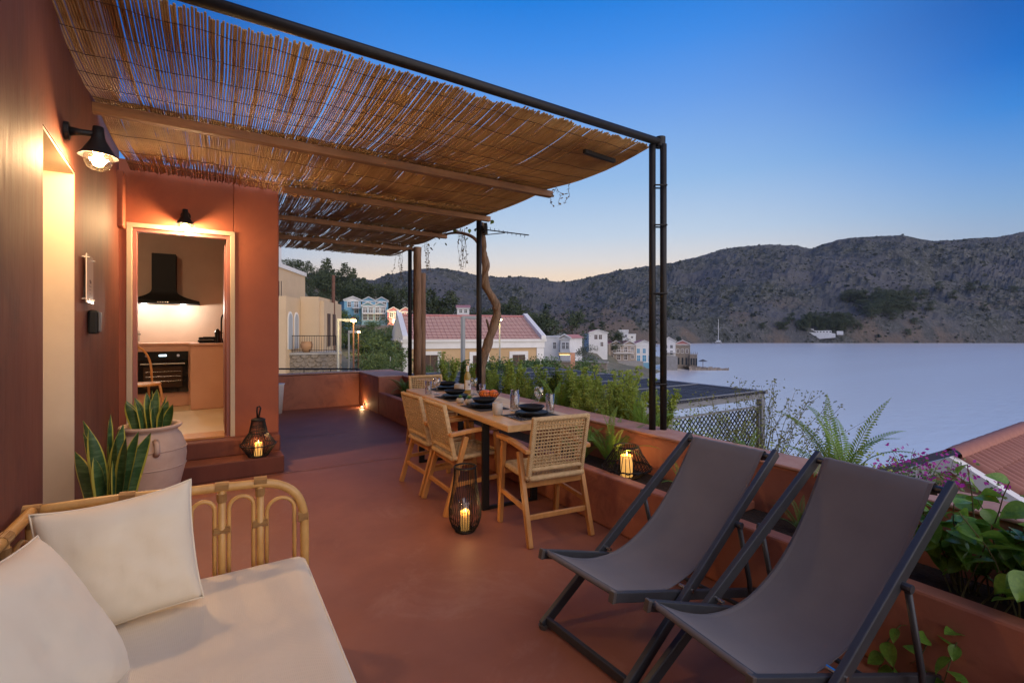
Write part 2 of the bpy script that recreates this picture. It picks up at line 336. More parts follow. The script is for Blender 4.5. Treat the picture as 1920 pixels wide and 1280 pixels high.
for z in (.72, .79, .86): local(MB().tube([(-.81, 8.5695, z), (-.39, 8.5695, z)], .0025, 5), ov, 'rack', steel_m)
hd = thing('cooker_hood', 'black chimney cooker hood with two small lights on the kitchen wall', 'cooker hood', (-.62, 9.2, 1.85))
hx = -.62
local(MB().box(hx-.15, hx+.15, 8.97, KY-.004, 2.08, 2.62), hd, 'chimney', matte_black, bevel=.004)
mb = MB(); prof = []
rows = []
for t in range(9):
    u = t/8; w = .45-(.45-.15)*(1-(1-u)**2.2); y0 = 8.80+(.17)*(1-(1-u)**2.2); z = 1.90+.18*u
    rows.append([(hx-w, KY-.004, z), (hx-w, y0, z), (hx+w, y0, z), (hx+w, KY-.004, z)])
mb.grid(rows); local(mb, hd, 'canopy', matte_black)
local(MB().box(hx-.455, hx+.455, 8.795, KY-.004, 1.855, 1.899), hd, 'base', matte_black, bevel=.003)
for dx in (-.24, .24):
    local(MB().lathe([(.028, 0), (.028, .004)], 14, (hx+dx, 8.93, 1.849)), hd, 'hood_light', emit('hood_light', (1, .93, .82), 30))
    lamp('hood_lamp', (hx+dx, 8.95, 1.83), 8, (1, .9, .78), .02)
for i in range(5): local(MB().box(hx-.06+i*.03-.007, hx-.06+i*.03+.007, 8.792, 8.7945, 1.87, 1.884), hd, 'button', steel_m)
cl = thing('ceiling_lamp', 'round ceiling lamp inside the kitchen above the door view', 'ceiling lamp', (-.9, 7.3, 2.94))
MB().lathe([(.16, .035), (.16, .0), (.12, -.035), (.0, -.05)], 24).build('diffuser', emit('warm_diffuser', (1, .72, .42), 6), cl, smooth=True)
lamp('ceiling_light', (-.9, 7.3, 2.84), 12, (1, .74, .48), .12)
ts = thing('toaster', 'black toaster at the left end of the kitchen worktop', 'toaster', (-1.0, 8.85, 1.27))
MB().box(-.09, .09, -.14, .14, .01, .19).build('body', gloss_black, ts, bevel=.03, seg=3); MB().box(.09, .115, -.02, .02, .12, .135).build('lever', matte_black, ts)
MB().box(-.07, .07, -.12, .12, 0, .012).build('base', matte_black, ts)
gr = thing('sandwich_press', 'low black electric grill lying on the peninsula worktop', 'grill', (-.04, 8.5, 1.27))
MB().box(-.14, .14, -.11, .11, .012, .045).build('lower_plate', matte_black, gr, bevel=.01); MB().box(-.13, .13, -.10, .10, .05, .085).build('lid', matte_black, gr, bevel=.014)
MB().tube([(-.08, -.11, .07), (-.07, -.145, .085), (.07, -.145, .085), (.08, -.11, .07)], .009, 6).build('handle', matte_black, gr)
MB().box(-.12, .12, -.09, .09, 0, .012).build('feet', matte_black, gr)
fc = thing('kitchen_faucet', 'matt black gooseneck faucet at the right end of the worktop', 'faucet', (.12, 8.6, 1.27), rz=2.6)
MB().tube([(0, 0, 0), (0, 0, .34)]+[(0, -.07+.07*math.cos(a), .34+.09*math.sin(a)) for a in [PI*i/8 for i in range(1, 9)]]+[(0, -.14, .27)], .012, 10).build('spout', matte_black, fc, smooth=True)
MB().lathe([(.028, 0), (.026, .03), (.016, .05)], 14).build('base', matte_black, fc); MB().bar((0, 0, .09), (.08, 0, .11), .012, .012).build('lever', matte_black, fc)
cf = thing('coffee_pot', 'small dark coffee pot beside the kitchen faucet', 'coffee pot', (.07, 8.35, 1.27))
MB().lathe([(.05, 0), (.052, .02), (.036, .09), (.045, .17), (.02, .19), (.008, .21)], 16).build('body', gloss_black, cf, smooth=True)
MB().tube([(.04, 0, .15), (.09, 0, .14), (.085, 0, .07), (.045, 0, .05)], .007, 6).build('handle', matte_black, cf)
kc = thing('kitchen_chair', 'bentwood chair with a hooped back just inside the kitchen doorway', 'chair', (-.73, 7.3, KZ0), rz=.5)
for sx, sy in ((-1, -1), (1, -1), (-1, 1), (1, 1)): MB().tube([(sx*.14, sy*.14, .45), (sx*.19, sy*.19, 0)], .014, 8).build('leg', teak_m, kc)
MB().lathe([(.20, .45), (.205, .46), (.2, .475), (0, .48)], 24).build('seat', teak_m, kc)
MB().tube([(.18, .14, .46)]+[(.18*math.cos(a), .16+.02*math.sin(a), .62+.30*math.sin(a)) for a in [PI*i/12 for i in range(13)]]+[(-.18, .14, .46)], .013, 8).build('back_hoop', teak_m, kc, smooth=True)
# --- fittings on the long wall
def on_wall(y, out=0, z=0):
    p = wall_pt(y)+WN*out; return Vector((p.x, p.y, z))
wrz = math.atan2(WN.y, WN.x)                                                   # local +x = out of the wall
sg = thing('acrylic_sign', 'clear acrylic notice held by four bolts on the left wall', 'sign', on_wall(3.88, .002, 1.62), wrz)
MB().box(.018, .023, -.13, .13, 0, .29).build('panel', mat('frosted_acrylic', (.66, .52, .44), rough=.15), sg, bevel=.001)
ink = mat('ink', (.10, .06, .05), rough=.7)
for sy in (-.115, .115):
    for z in (.02, .27): MB().tube([(0, sy, z), (.032, sy, z)], .007, 10).build('bolt', steel_m, sg)
for i in range(3):
    MB().box(.0232, .0236, -.045+.012*i, .045-.012*i, .10-.022*i, .105-.022*i).build('print_line', ink, sg)
MB().tube([(.0234, -.03+.06*i/10, .13+.012*math.sin(i*1.3)) for i in range(11)], .0018, 4).build('print_script', ink, sg)
kb = thing('key_box', 'black key lock box with a grey flap on the left wall', 'key box', on_wall(4.02, .001, 1.43), wrz)
MB().box(0, .05, -.05, .05, 0, .15).build('case', matte_black, kb, bevel=.012); MB().box(.05, .062, -.038, .038, .012, .14).build('flap', mat('grey_flap', (.09, .09, .1), rough=.4), kb, bevel=.006)
# --- two wall lamps
def wall_lamp(label, loc, rz, power, reach=.15):
    t = thing('wall_lamp', label, 'wall lamp', loc, rz, 'black wall lamps', .88)
    MB().tube([(0, 0, .10), (.025, 0, .10)], .05, 20).build('wall_plate', black_m, t, bevel=.004)
    MB().tube([(.02, 0, .10), (reach*.5, 0, .105), (reach, 0, .11)], [.028, .018, .016], 12).build('arm', black_m, t, smooth=True)
    MB().lathe([(.0, .155), (.026, .152), (.03, .10), (.036, .075), (.075, .005), (.092, -.018), (.096, -.022), (.092, -.022), (.072, .0), (.033, .07), (.0, .09)], 28, (reach, 0, 0)).build('shade', black_m, t, smooth=True)
    MB().lathe([(.066, -.012), (.07, -.03), (.068, -.055), (.052, -.088), (.025, -.106), (0, -.11)], 24, (reach, 0, 0)).build('globe', globe_m, t, smooth=True)
    MB().lathe([(.012, .03), (.014, .0), (.03, -.03), (.033, -.05), (.024, -.075), (0, -.084)], 16, (reach, 0, 0)).build('bulb', bulb_m, t, smooth=True)
    p = Matrix.Translation(t.location) @ Matrix.Rotation(rz, 4, 'Z') @ Vector((reach*.88, 0, -.044))
    lamp('wall_lamp_light', p, power, r=.055); return t
wall_lamp('black wall lamp with a lit glass globe beside the near doorway', on_wall(3.24, 0, 2.37), wrz, 46)
wall_lamp('black wall lamp with a lit glass globe above the kitchen door', Vector((-.225, FY-.001, 2.515)), -PI/2, 72, .13)

# --- parapet, planter and back wall
par = thing('parapet_wall', 'terracotta rendered parapet with a pale top along the sea side', 'wall', (3.02, 4, 0))
def block(x0, x1, y0, y1, z0, z1, n=.006, step=.3):
    b = MB(); return b.box(x0, x1, y0, y1, z0, z1)
local(block(2.9, 3.16, -3, 8.32, -3, .630), par, 'wall', parapet_m, bevel=.012)
local(block(2.888, 3.172, -3, 8.33, .631, .650), par, 'coping', cap_m, bevel=.006)
local(block(2.46, 3.16, 8.33, 9.62, -3, .632), par, 'end_block', parapet_m, bevel=.015)
local(block(2.45, 3.17, 8.331, 9.5, .633, .652), par, 'coping', cap_m, bevel=.006)
bw = thing('back_wall', 'low terracotta wall closing the far end of the terrace', 'wall', (1.5, 9.7, 0))
local(block(.63, 2.46, 9.62, 9.85, -3, .62), bw, 'wall', parapet_m, bevel=.012)
local(block(.628, 3.16, 9.63, 9.86, .632, .65), bw, 'coping', cap_m, bevel=.006)
local(block(2.462, 3.16, 9.63, 9.85, -3, .62), bw, 'wall', parapet_m, bevel=.012)
pl = thing('planter_bench', 'low terracotta planter trough built along the parapet', 'planter', (2.6, 4, 0))
local(block(2.46, 2.56, -3, 8.31, .001, .385), pl, 'front_wall', parapet_m, bevel=.014)
local(block(2.56, 2.898, -3, 8.31, .001, .33), pl, 'soil', soil_m)
for y in (1.75,): local(block(2.561, 2.897, y, y+.08, .331, .384), pl, 'divider', parapet_m, bevel=.008)
fl_ = thing('floor_spotlight', 'tiny lit floor spotlight at the foot of the far corner', 'spotlight', (2.40, 9.18, 0))
MB().lathe([(.03, 0), (.03, .012), (.022, .02)], 14).build('housing', black_m, fl_); MB().lathe([(.02, .021), (0, .026)], 14).build('lens', emit('spot_lens', (1, .6, .25), 25), fl_)
MB().tube([(.03, 0, .01), (.05, 0, .09)], .012, 8).build('bracket', black_m, fl_); lamp('spot_light', (2.40, 9.18, .06), 1.5, (1, .6, .28), .02)
# ================================================================== pergola with reed mats
pg = thing('pergola', 'pergola of black pipe and old beams roofed with split reed mats', 'pergola', (3.07, 2.68, 0))
def lp(mb, name, m, parent=None, **k):
    o = mb.build(name, m, None, **k); o.parent = parent or pg; o.matrix_parent_inverse = Matrix.Translation(pg.location).inverted(); return o
lp(MB().tube([(-.66, 2.66, 2.985), (1.2, 2.665, 2.99), (3.12, 2.68, 2.985)], .031, 14), 'pipe', black_m, smooth=True)
for x, y in ((3.03, 2.70), (3.105, 2.652)): lp(MB().tube([(x, y, .65), (x, y, 2.96)], .027, 14), 'post', black_m, smooth=True)
for z in (1.02, 1.75, 2.3, 2.62): lp(MB().tube([(3.02, 2.66, z), (3.10, 2.612, z), (3.14, 2.69, z), (3.05, 2.74, z)], .007, 5, closed=True), 'clamp', black_m)
lp(MB().lathe([(.042, -.04), (.042, .04)], 16, (3.10, 2.68, 2.985)), 'pipe_joint', black_m)
lp(MB().tube([(3.05, 5.72, .65), (3.05, 5.72, 2.93)], .036, 12), 'post', black_m, smooth=True)
lp(MB().tube([(3.02, 8.3, .65), (3.02, 8.3, 2.9)], .036, 12), 'post', black_m, smooth=True)
def logpost(x, y, z0, z1, r):
    m = MB(); m.tube([(x+.01*fbm(i*.7, y), y+.01*fbm(i*.7, x), z0+(z1-z0)*i/12) for i in range(13)], [r*(1+.07*fbm(i*.9, r)) for i in range(13)], 12); return m
lp(logpost(3.13, 8.22, .65, 2.95, .072), 'timber_post', post_w, smooth=True)
lp(logpost(3.26, 8.30, -1, 2.5, .06), 'timber_post', post_w, smooth=True)
for y, x0 in ((4.18, -.72), (5.54, .63), (6.92, .63), (8.34, .63)):
    lp(MB().bar((x0, y, 2.93), (3.12, y+.01, 2.925), .07 if y < 5 else .06, .065), 'beam', beam_m, bevel=.006)
lp(MB().bar((2.55, 2.98, 2.90), (2.92, 3.02, 2.90), .03, .03), 'batten', black_m)
SUP = [2.72, 4.18, 5.54, 6.92, 8.34, 9.7]
def zroof(y, x=0):
    for a, b in zip(SUP, SUP[1:]):
        if y <= b or b == SUP[-1]:
            t = min(1.0, max(0.0, (y-a)/(b-a))); sag = .065 if a < 3 else .05
            return 2.982-sag*4*t*(1-t)*(.75+.25*math.sin(x*2.1+a))
    return 2.98
mats_rows = [  # y0, y1, pitch, radius, gap chance, layer lift
    (2.74, 4.42, .0126, .0060, .0, .0), (4.16, 5.72, .0122, .0066, .0, .012), (5.36, 7.0, .0130, .0064, .05, .0), (6.84, 8.45, .0130, .0064, .06, .012), (8.28, 9.75, .0130, .0064, .06, .0)]
stuff_near = MB(); stuff_far = MB(); nreed = 0
wire = MB()
def reed_path(x, y0, y1, lift, kx, n=9):
    pts = []
    for i in range(n+1):
        y = y0+(y1-y0)*i/n
        pts.append((x+kx*(i/n-.5)+.009*fbm(x*1.7, y*1.1, lift), y, zroof(y, x)+lift+.010+.006*fbm(x*4, y*1.3, 3)))
    return pts
reeds = []
for mi, (y0, y1, pitch, r, gap, lift) in enumerate(mats_rows):
    x = -.66 if y0 < 5 else .63
    while x < 3.10:
        xl = x
        dens = gap
        if mi == 0:
            g = fbm(x*1.7, 1.3); dens = .012 if -.15 < x < 1.1 else .0
            if -.25 < x < .7: x += rnd.uniform(.0, .0028)
        if rnd.random() > dens:
            ya = y0+rnd.uniform(-.015, .02)+.03*fbm(x*2.3, mi*3.7)+(.03 if mi == 0 else 0); yb = (5.83 if mi == 1 and x < .63 else y1)+rnd.uniform(-.07, .01 if mi == 1 else .05)
            if mi >= 2: ya += rnd.uniform(-.08, .08); yb += rnd.uniform(-.12, .1)
            reeds.append((mi, x, ya, yb, r*rnd.uniform(.82, 1.2), lift+rnd.uniform(-.003, .004), rnd.uniform(-.006, .006)+(.014*fbm(x*1.3, mi+.5))))
            if mi >= 2 and rnd.random() < .12:
                reeds.append((mi, x, ya+.3, yb-.2, r, lift+.012, rnd.uniform(-.25, .25)))
        x += pitch*rnd.uniform(.88, 1.12)
    for j in range(7 if mi == 0 else 4):                                       # binding wires across each mat
        yy = y0+.14+(y1-y0-.25)*j/(6 if mi == 0 else 3)
        xs = -.66 if y0 < 5 else .63
        wire.tube([(xs+(3.05-xs)*i/40, yy+.012*math.sin(i*1.7), zroof(yy, xs+(3.05-xs)*i/40)+lift+.001) for i in range(41)], .0022, 4)
rm = [lp(wire, 'binding_wire', mat('rusty_wire', (.10, .055, .03), rough=.7))][0]
k = 0
for (mi, x, ya, yb, r, lift, kx) in reeds:
    b = stuff_near if mi < 2 else stuff_far
    own = mi == 0 and k < 300
    tgt = MB() if own else b
    p = reed_path(x, ya, yb, lift, kx, 9 if mi < 2 else 7)
    tgt.tube(p, [r*(1-.25*i/len(p)) for i in range(len(p))], 6 if own else 5)
    if own: lp(tgt, 'reed', reed_m, smooth=True); k += 1
o = lp(stuff_near, 'reed_layer', reed_m, smooth=True); o['kind'] = 'stuff'
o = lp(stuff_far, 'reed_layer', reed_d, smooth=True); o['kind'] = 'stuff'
# a second, looser layer on top of the middle mats keeps most of the sky out there
top = MB()
for y0, y1 in ((4.2, 5.6), (5.5, 9.6)):
    x = -.6 if y0 < 5 else .66
    while x < 3.0:
        if rnd.random() < (.95 if y0 < 5 else .34): top.tube(reed_path(x, y0+rnd.uniform(0, .3), y1-rnd.uniform(0, .3), .03, rnd.uniform(-.05, .05), 12), .0066, 4)
        x += .016
x = .9
while x < 3.05:
    if rnd.random() < min(.92, .45+(x-.9)*.5): top.tube(reed_path(x, 2.82+rnd.uniform(0, .25), 4.3, .024, rnd.uniform(-.05, .05), 8), .0066, 4)
    x += .0165
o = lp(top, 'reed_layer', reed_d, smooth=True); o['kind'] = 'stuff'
# dried tendrils hanging from the eave
dry_m = mat('dry_tendril', (.16, .12, .06), (.09, .07, .04), rough=.8, scale=20)
def tendrils(label, x, y, ln, n, seed):
    r = random.Random(seed); m = MB(); l = MB()
    for i in range(n):
        p = Vector((x+r.uniform(-.05, .05), y+r.uniform(-.12, .12), 2.96)); pts = [tuple(p)]
        for j in range(9):
            p = p+Vector((r.uniform(-.02, .02), r.uniform(-.02, .02), -ln/9*r.uniform(.6, 1.2))); pts.append(tuple(p))
            if r.random() < .8:
                q = p+Vector((r.uniform(-.03, .03), r.uniform(-.03, .03), r.uniform(-.02, .01))); s = r.uniform(.006, .014)
                l.quad(p, q+Vector((s, 0, s)), q+(q-p)*.5, q-Vector((s, 0, s)))
        m.tube(pts, .0025, 4)
    t = thing('dry_tendrils', label, 'vine', (x, y, 2.96)); local(m, t, 'stems', dry_m); o = local(l, t, 'leaves', dry_m); o['kind'] = 'stuff'
tendrils('two thin dry tendrils hanging below the end of the long beam', 3.10, 3.95, .22, 3, 1)
tendrils('dry vine tendrils hanging thickest beside the twisted vine trunk', 3.12, 6.35, .62, 7, 2)
tendrils('dry vine tendrils hanging in front of the timber posts', 3.12, 7.75, .5, 5, 3)
tendrils('dry vine tendrils hanging past the last beam at the far eave', 3.05, 9.0, .55, 5, 4)
# ================================================================== dining table and chairs
TRZ = -.05
tb = thing('dining_table', 'long wooden dining table with black steel legs set for dinner', 'table', (2.22, 4.2, 0), TRZ)
def slab():
    m = MB(); rows = []; n = 26; ys = [-1.25+2.5*i/n for i in range(n+1)]
    for side in (0,):
        for i, y in enumerate(ys):
            e = .006*fbm(y*3, 1.2); e2 = .006*fbm(y*3, 5.2); x0, x1 = -.34+e, .34+e2
            rows.append([(x0+.006, y, .712), (x0, y, .72), (x0, y, .752), (x0+.006, y, .76), (x1-.006, y, .76), (x1, y, .752), (x1, y, .72), (x1-.006, y, .712)])
    m.grid(rows, closed=True); m.face(*range(7, -1, -1)); b = n*8; m.face(*[b+i for i in range(8)]); return m
slab().build('table_top', table_m, tb)
for y in (-.80, .80):
    m = MB()
    for p, q in (((-.30, y, 0), (-.30, y, .71)), ((.16, y, 0), (.16, y, .71)), ((-.30, y, .014), (.16, y, .014)), ((-.30, y, .70), (.16, y, .70))): m.bar(p, q, .028 if p[2] == q[2] else .06, .028 if p[2] == q[2] else .028, (0, 1, 0))
    m.build('leg_frame', black_m, tb, bevel=.003)
def strands(o, ux, uy, nx, ny, un, a=.0042, amp=.0035, pair=True):
    """woven panel: nx strands along uy, ny along ux, normal un, starting at corner o"""
    m = MB()
    def strand(p, q, count, ph, w):
        pts = []; k = count*2
        for i in range(k+1): pts.append(Vector(p).lerp(Vector(q), i/k)+Vector(un)*amp*(1 if (i+ph) % 2 else -1))
        m.tube(pts, w, 4, caps=False)
    o = Vector(o); ux = Vector(ux); uy = Vector(uy)
    for i in range(nx):
        t = (i+.5)/nx
        for s in ((-.16, .16) if pair else (0,)): strand(o+ux*(t+s/nx), o+ux*(t+s/nx)+uy, ny, i % 2, a)
    for j in range(ny):
        t = (j+.5)/ny
        for s in ((-.16, .16) if pair else (0,)): strand(o+uy*(t+s/ny), o+uy*(t+s/ny)+ux, nx, (j+1) % 2, a)
    return m
def make_chair():
    t = thing('dining_chair', '', 'chair', group='woven dining chairs')
    for s in (-1, 1):
        x = s*.245
        MB().bar((x, .235, 0), (s*.238, .185, .625), .034, .042, (0, 1, 0)).build('front_leg', teak_m, t, bevel=.005)
        MB().bar((x, -.265, 0), (s*.238, -.085, .605), .034, .042, (0, 1, 0)).build('rear_leg', teak_m, t, bevel=.005)
        m = MB(); rows = []
        for i in range(9):
            u = i/8; y = .27-.50*u; z = .648-.018*u+.012*math.sin(u*PI); w = .026-.004*u
            rows.append([(s*.24-w, y, z-.015), (s*.24+w, y, z-.015), (s*.24+w, y, z+.015), (s*.24-w, y, z+.015)])
        m.grid(rows, closed=True); m.face(3, 2, 1, 0); m.face(32, 33, 34, 35); m.build('armrest', teak_m, t, bevel=.006)
        MB().bar((s*.242, .205, .25), (s*.242, -.185, .235), .022, .034).build('side_stretcher', teak_m, t, bevel=.004)
        MB().bar((s*.212, -.172, .43), (s*.212, -.265, .868), .03, .036, (0, 1, 0)).build('back_post', rope_m, t, bevel=.008)
    MB().bar((-.235, -.208, .18), (.235, -.208, .18), .022, .034).build('rear_stretcher', teak_m, t, bevel=.004)
    MB().bar((-.235, -.15, .385), (.235, -.15, .385), .024, .04).build('rear_rail', teak_m, t, bevel=.004)
    MB().bar((-.235, .19, .40), (.235, .19, .40), .024, .04).build('front_rail', teak_m, t, bevel=.004)
    m = MB()
    for p, q in (((-.215, -.19, .435), (.215, -.19, .435)), ((-.215, .215, .445), (.215, .215, .445)), ((-.215, -.19, .435), (-.215, .215, .445)), ((.215, -.19, .435), (.215, .215, .445))):
        m.tube([Vector(p).lerp(Vector(q), i/10) for i in range(11)], .019, 8)
    m.build('seat_edge', rope_m, t, smooth=True)
    strands((-.205, -.175, .440), (.41, 0, 0), (0, .38, .008), 17, 16, (0, 0, 1), .0066, .005, False).build('woven_seat', rope_m, t, smooth=True)
    pz0, pz1 = (-.20, -.186, .495), (-.20, -.262, .852)
    for pz in (pz0, pz1): MB().tube([(-.215+.43*i/10, pz[1], pz[2]) for i in range(11)], .018, 8).build('back_rail', rope_m, t, smooth=True)
    un = Vector((0, .978, .208))
    strands((-.20, -.189, .508), (.40, 0, 0), (0, -.073, .335), 17, 14, un, .0058, .004, False).build('woven_back', rope_m, t, smooth=True)
    return t
ch = make_chair()
spots = [((2.075, 2.885, 0), -.12, 'woven dining chair at the near head of the table, back to the deck chairs'),
         ((1.815, 3.685, 0), -PI/2-.03, 'woven dining chair on the terrace side of the table beside the tall lantern'),
         ((1.82, 4.255, 0), -PI/2+.02, 'woven dining chair on the terrace side nearest the far end of the table'),
         ((2.37, 5.70, 0), PI-.05, 'woven dining chair at the far head of the table beyond the glasses')]
for i, (loc, rz, lab) in enumerate(spots):
    o = ch if i == 0 else copy_tree(ch)
    o.location = loc; o.rotation_euler = (0, 0, rz); o['label'] = lab
# ---- table ware, at table-top height .76
TZ = .762
def placemat(x, y, rz, label):
    o = MB().box(-.20, .20, -.145, .145, 0, .003).build('placemat', mat_dark, loc=(x, y, TZ), rot=(0, 0, rz)); tag(o, label, 'placemat', 'dark placemats'); return o
mat_dark = mat('placemat_weave', (.03, .028, .027), (.045, .04, .04), rough=.8, scale=60, bump=.5, bscale=200, bdist=.002)
plate_p = [(0, .004), (.07, .004), (.075, 0), (.08, 0), (.10, .008), (.138, .017), (.14, .02), (.136, .021), (.10, .013), (.08, .008), (0, .008)]
bowl_p = [(0, .004), (.05, 0), (.055, 0), (.085, .012), (.105, .036), (.108, .044), (.104, .044), (.08, .02), (.05, .008), (0, .008)]
def setting(x, y, rz, who):
    placemat(x, y, rz, 'dark placemat '+who)
    z = TZ+.004
    for k in range(2):
        o = MB().lathe(plate_p, 36).build('plate', plate_m, smooth=True, loc=(x+.004*k, y, z+.012*k), scale=1-.06*k)
        tag(o, ('large black dinner plate ' if k == 0 else 'smaller black plate on the dinner plate ')+who, 'plate', 'black plates')
    o = MB().lathe(bowl_p, 36).build('bowl', plate_m, smooth=True, loc=(x, y+.004, z+.034)); tag(o, 'black bowl topping the plates '+who, 'bowl', 'black bowls')
setting(2.20, 3.22, 0, 'at the near head of the table')
setting(2.08, 3.80, -PI/2, 'before the chair beside the tall lantern')
setting(2.11, 4.48, -PI/2, 'before the far chair on the terrace side')
setting(2.36, 5.22, PI, 'at the far head of the table')
def cutlery(x, y, rz, who):
    for i, (nm, dx) in enumerate((('fork', 0), ('knife', .03), ('spoon', .06))):
        t = thing(nm, 'steel '+nm+' '+who, nm, (x+dx*math.cos(rz), y+dx*math.sin(rz), TZ+.0035), rz)
        MB().bar((0, -.09, .003), (0, .03, .003), .007, .003).build('handle', steel_m, t, bevel=.001)
        if nm == 'fork':
            m = MB().box(-.011, .011, .03, .05, .0025, .005)
            for q in (-.0085, -.003, .003, .0085): m.box(q-.0015, q+.0015, .05, .085, .003, .005)
            m.build('tines', steel_m, t)
        elif nm == 'knife': MB().prism([(-.007, .03), (.007, .03), (.008, .09), (.0, .115), (-.006, .09)], .002, .0045).build('blade', steel_m, t)
        else: MB().lathe([(0, .001), (.014, .003), (.019, .007), (.017, .007), (0, .003)], 16, (0, .055, 0), 1.5).build('bowl', steel_m, t, smooth=True)
cutlery(2.0, 3.17, -.1, 'beside the near head plates')
cutlery(2.30, 5.05, PI, 'beside the far head plates')
def cup(x, y, label, h=.10, r=.043):
    o = MB().lathe([(0, .004), (r*.78, 0), (r*.92, .006), (r, h*.5), (r*.95, h), (r*.88, h), (r*.92, h*.5), (r*.8, .012), (0, .012)], 28).build('cup', ceram_m, smooth=True, loc=(x, y, TZ)); tag(o, label, 'cup', 'grey stoneware cups')
cup(1.985, 3.40, 'grey stoneware cup at the left of the near plates')
cup(2.42, 5.02, 'grey stoneware cup at the far end behind the wine bottle', .075, .06)
def tumbler(x, y, label, h=.14, r=.037, stack=False):
    t = thing('tumbler', label, 'glass', (x, y, TZ), group='straight drinking glasses')
    MB().lathe([(0, 0), (r*.9, 0), (r*.94, .004), (r, h), (r*.95, h), (r*.88, .014), (0, .014)], 28).build('glass_body', glass_m, t, smooth=True)
    if stack: MB().lathe([(0, .02), (r*.78, .02), (r*.84, h*1.28), (r*.78, h*1.28), (r*.72, .034), (0, .034)], 28).build('nested_glass', glass_m, t, smooth=True)
tumbler(2.215, 3.50, 'two nested clear tumblers standing by the grey cup', .14, .042, True)
tumbler(2.43, 3.28, 'tall clear tumbler at the right of the near plates', .155, .037)
tumbler(1.99, 4.90, 'clear tumbler at the far corner beside the small wine glass', .14)
tumbler(2.44, 4.50, 'clear tumbler beside the wire fruit bowl', .12, .035)
def wineglass(x, y, label, s=1):
    t = thing('wine_glass', label, 'wine glass', (x, y, TZ), group='stemmed wine glasses', scale=s)
    MB().lathe([(0, 0), (.034, 0), (.034, .003), (.006, .009), (.004, .03), (.004, .075), (.012, .085)], 24).build('stem', glass_m, t, smooth=True)
    MB().lathe([(.0, .083), (.012, .085), (.034, .105), (.042, .13), (.04, .155), (.034, .178), (.0325, .178), (.0385, .155), (.0405, .13), (.033, .107), (0, .087)], 28).build('bowl', glass_m, t, smooth=True)
wineglass(2.47, 3.50, 'stemmed wine glass behind the near plates by the parapet', 1.05)
wineglass(2.06, 4.83, 'stemmed wine glass at the far corner of the table')
wineglass(2.39, 4.60, 'stemmed wine glass between the bottle and the fruit bowl')
wb = thing('wine_bottle', 'white wine bottle with a white label and white capsule', 'bottle', (2.375, 4.72, TZ))
MB().lathe([(0, .01), (.033, 0), (.037, .006), (.037, .185), (.03, .215), (.015, .24), (.0145, .262), (0, .262)], 28).build('bottle_glass', mat('wine_glass_yellow', (.35, .26, .07), rough=.08), wb, smooth=True)
MB().lathe([(.0152, .243), (.0158, .245), (.016, .302), (.015, .305), (0, .305)], 20).build('capsule', white_m, wb, smooth=True)
m = MB(); n = 18
m.grid([[(.0378*math.cos(a), .0378*math.sin(a), z) for a in [-2.75+2.4*i/n for i in range(n+1)]] for z in (.045, .15)]); m.build('label', mat('paper', (.8, .78, .74), rough=.7), wb, smooth=True)
m = MB()
for (a, z, h) in ((-1.72, .10, .02), (-1.58, .105, .026), (-1.45, .098, .018), (-1.62, .075, .006)):
    m.cbox((.0383*math.cos(a), .0383*math.sin(a), z), (.001, .006, h), a)
m.build('label_print', ink, wb)
fb = thing('wire_fruit_bowl', 'open black wire bowl on the table holding orange fruit', 'bowl', (2.325, 4.15, TZ))
for i in range(22):
    a = 2*PI*i/22; MB().tube([(r*math.cos(a), r*math.sin(a), z) for r, z in ((.05, .003), (.07, .02), (.10, .06), (.12, .09))], .0018, 4).build('wire', black_m, fb)
for r, z in ((.05, .003), (.12, .09)): MB().tube([(r*math.cos(a), r*math.sin(a), z) for a in [2*PI*i/28 for i in range(28)]], .003, 5, closed=True).build('ring', black_m, fb)
orange_m = mat('orange_rind', (.75, .20, .025), (.62, .12, .02), rough=.4, scale=14, bump=.2, bscale=60, bdist=.002)
for dx, dy, s, lab in ((-.042, .02, .052, 'ribbed orange fruit at the left in the wire bowl'), (.045, -.01, .05, 'ribbed orange fruit at the right in the wire bowl'), (.0, .055, .045, 'smaller ribbed orange fruit behind in the wire bowl')):
    m = MB(); rows = []
    for i in range(11):
        v = PI*i/10; rows.append([(s*math.sin(v)*(1+.06*math.cos(9*a))*math.cos(a), s*math.sin(v)*(1+.06*math.cos(9*a))*math.sin(a), -s*.78*math.cos(v)) for a in [2*PI*j/45 for j in range(45)]])
    m.grid(rows, closed=True); o = m.build('orange_fruit', orange_m, smooth=True, loc=(2.325+dx, 4.15+dy, TZ+.065)); tag(o, lab, 'fruit', 'orange fruit in the wire bowl')
leafg = mat('succulent_green', (.16, .30, .07), (.09, .2, .05), rough=.5, scale=20)
for (x, y, s, lab) in ((2.0, 4.13, 1, 'small grey pot with a green succulent, farther of the two'), (2.03, 4.0, 1.1, 'small grey pot with a green succulent, nearer of the two')):
    t = thing('succulent_pot', lab, 'plant', (x, y, TZ), group='small succulents on the table', scale=s)
    MB().lathe([(0, 0), (.022, 0), (.034, .016), (.036, .035), (.028, .052), (.024, .052), (.02, .04), (0, .04)], 20).build('pot', ceram_m, t, smooth=True)
    m = MB(); r = random.Random(int(x*100))
    for i in range(42):
        a = r.uniform(0, 2*PI); e = r.uniform(.2, 1.4); l = r.uniform(.02, .045); d = Vector((math.cos(a)*math.cos(e), math.sin(a)*math.cos(e), math.sin(e))); q = Vector((-math.sin(a), math.cos(a), 0))*.006
        b = Vector((0, 0, .045)); m.quad(b, b+d*l*.6+q, b+d*l, b+d*l*.6-q)
    m.build('leaves', leafg, t)
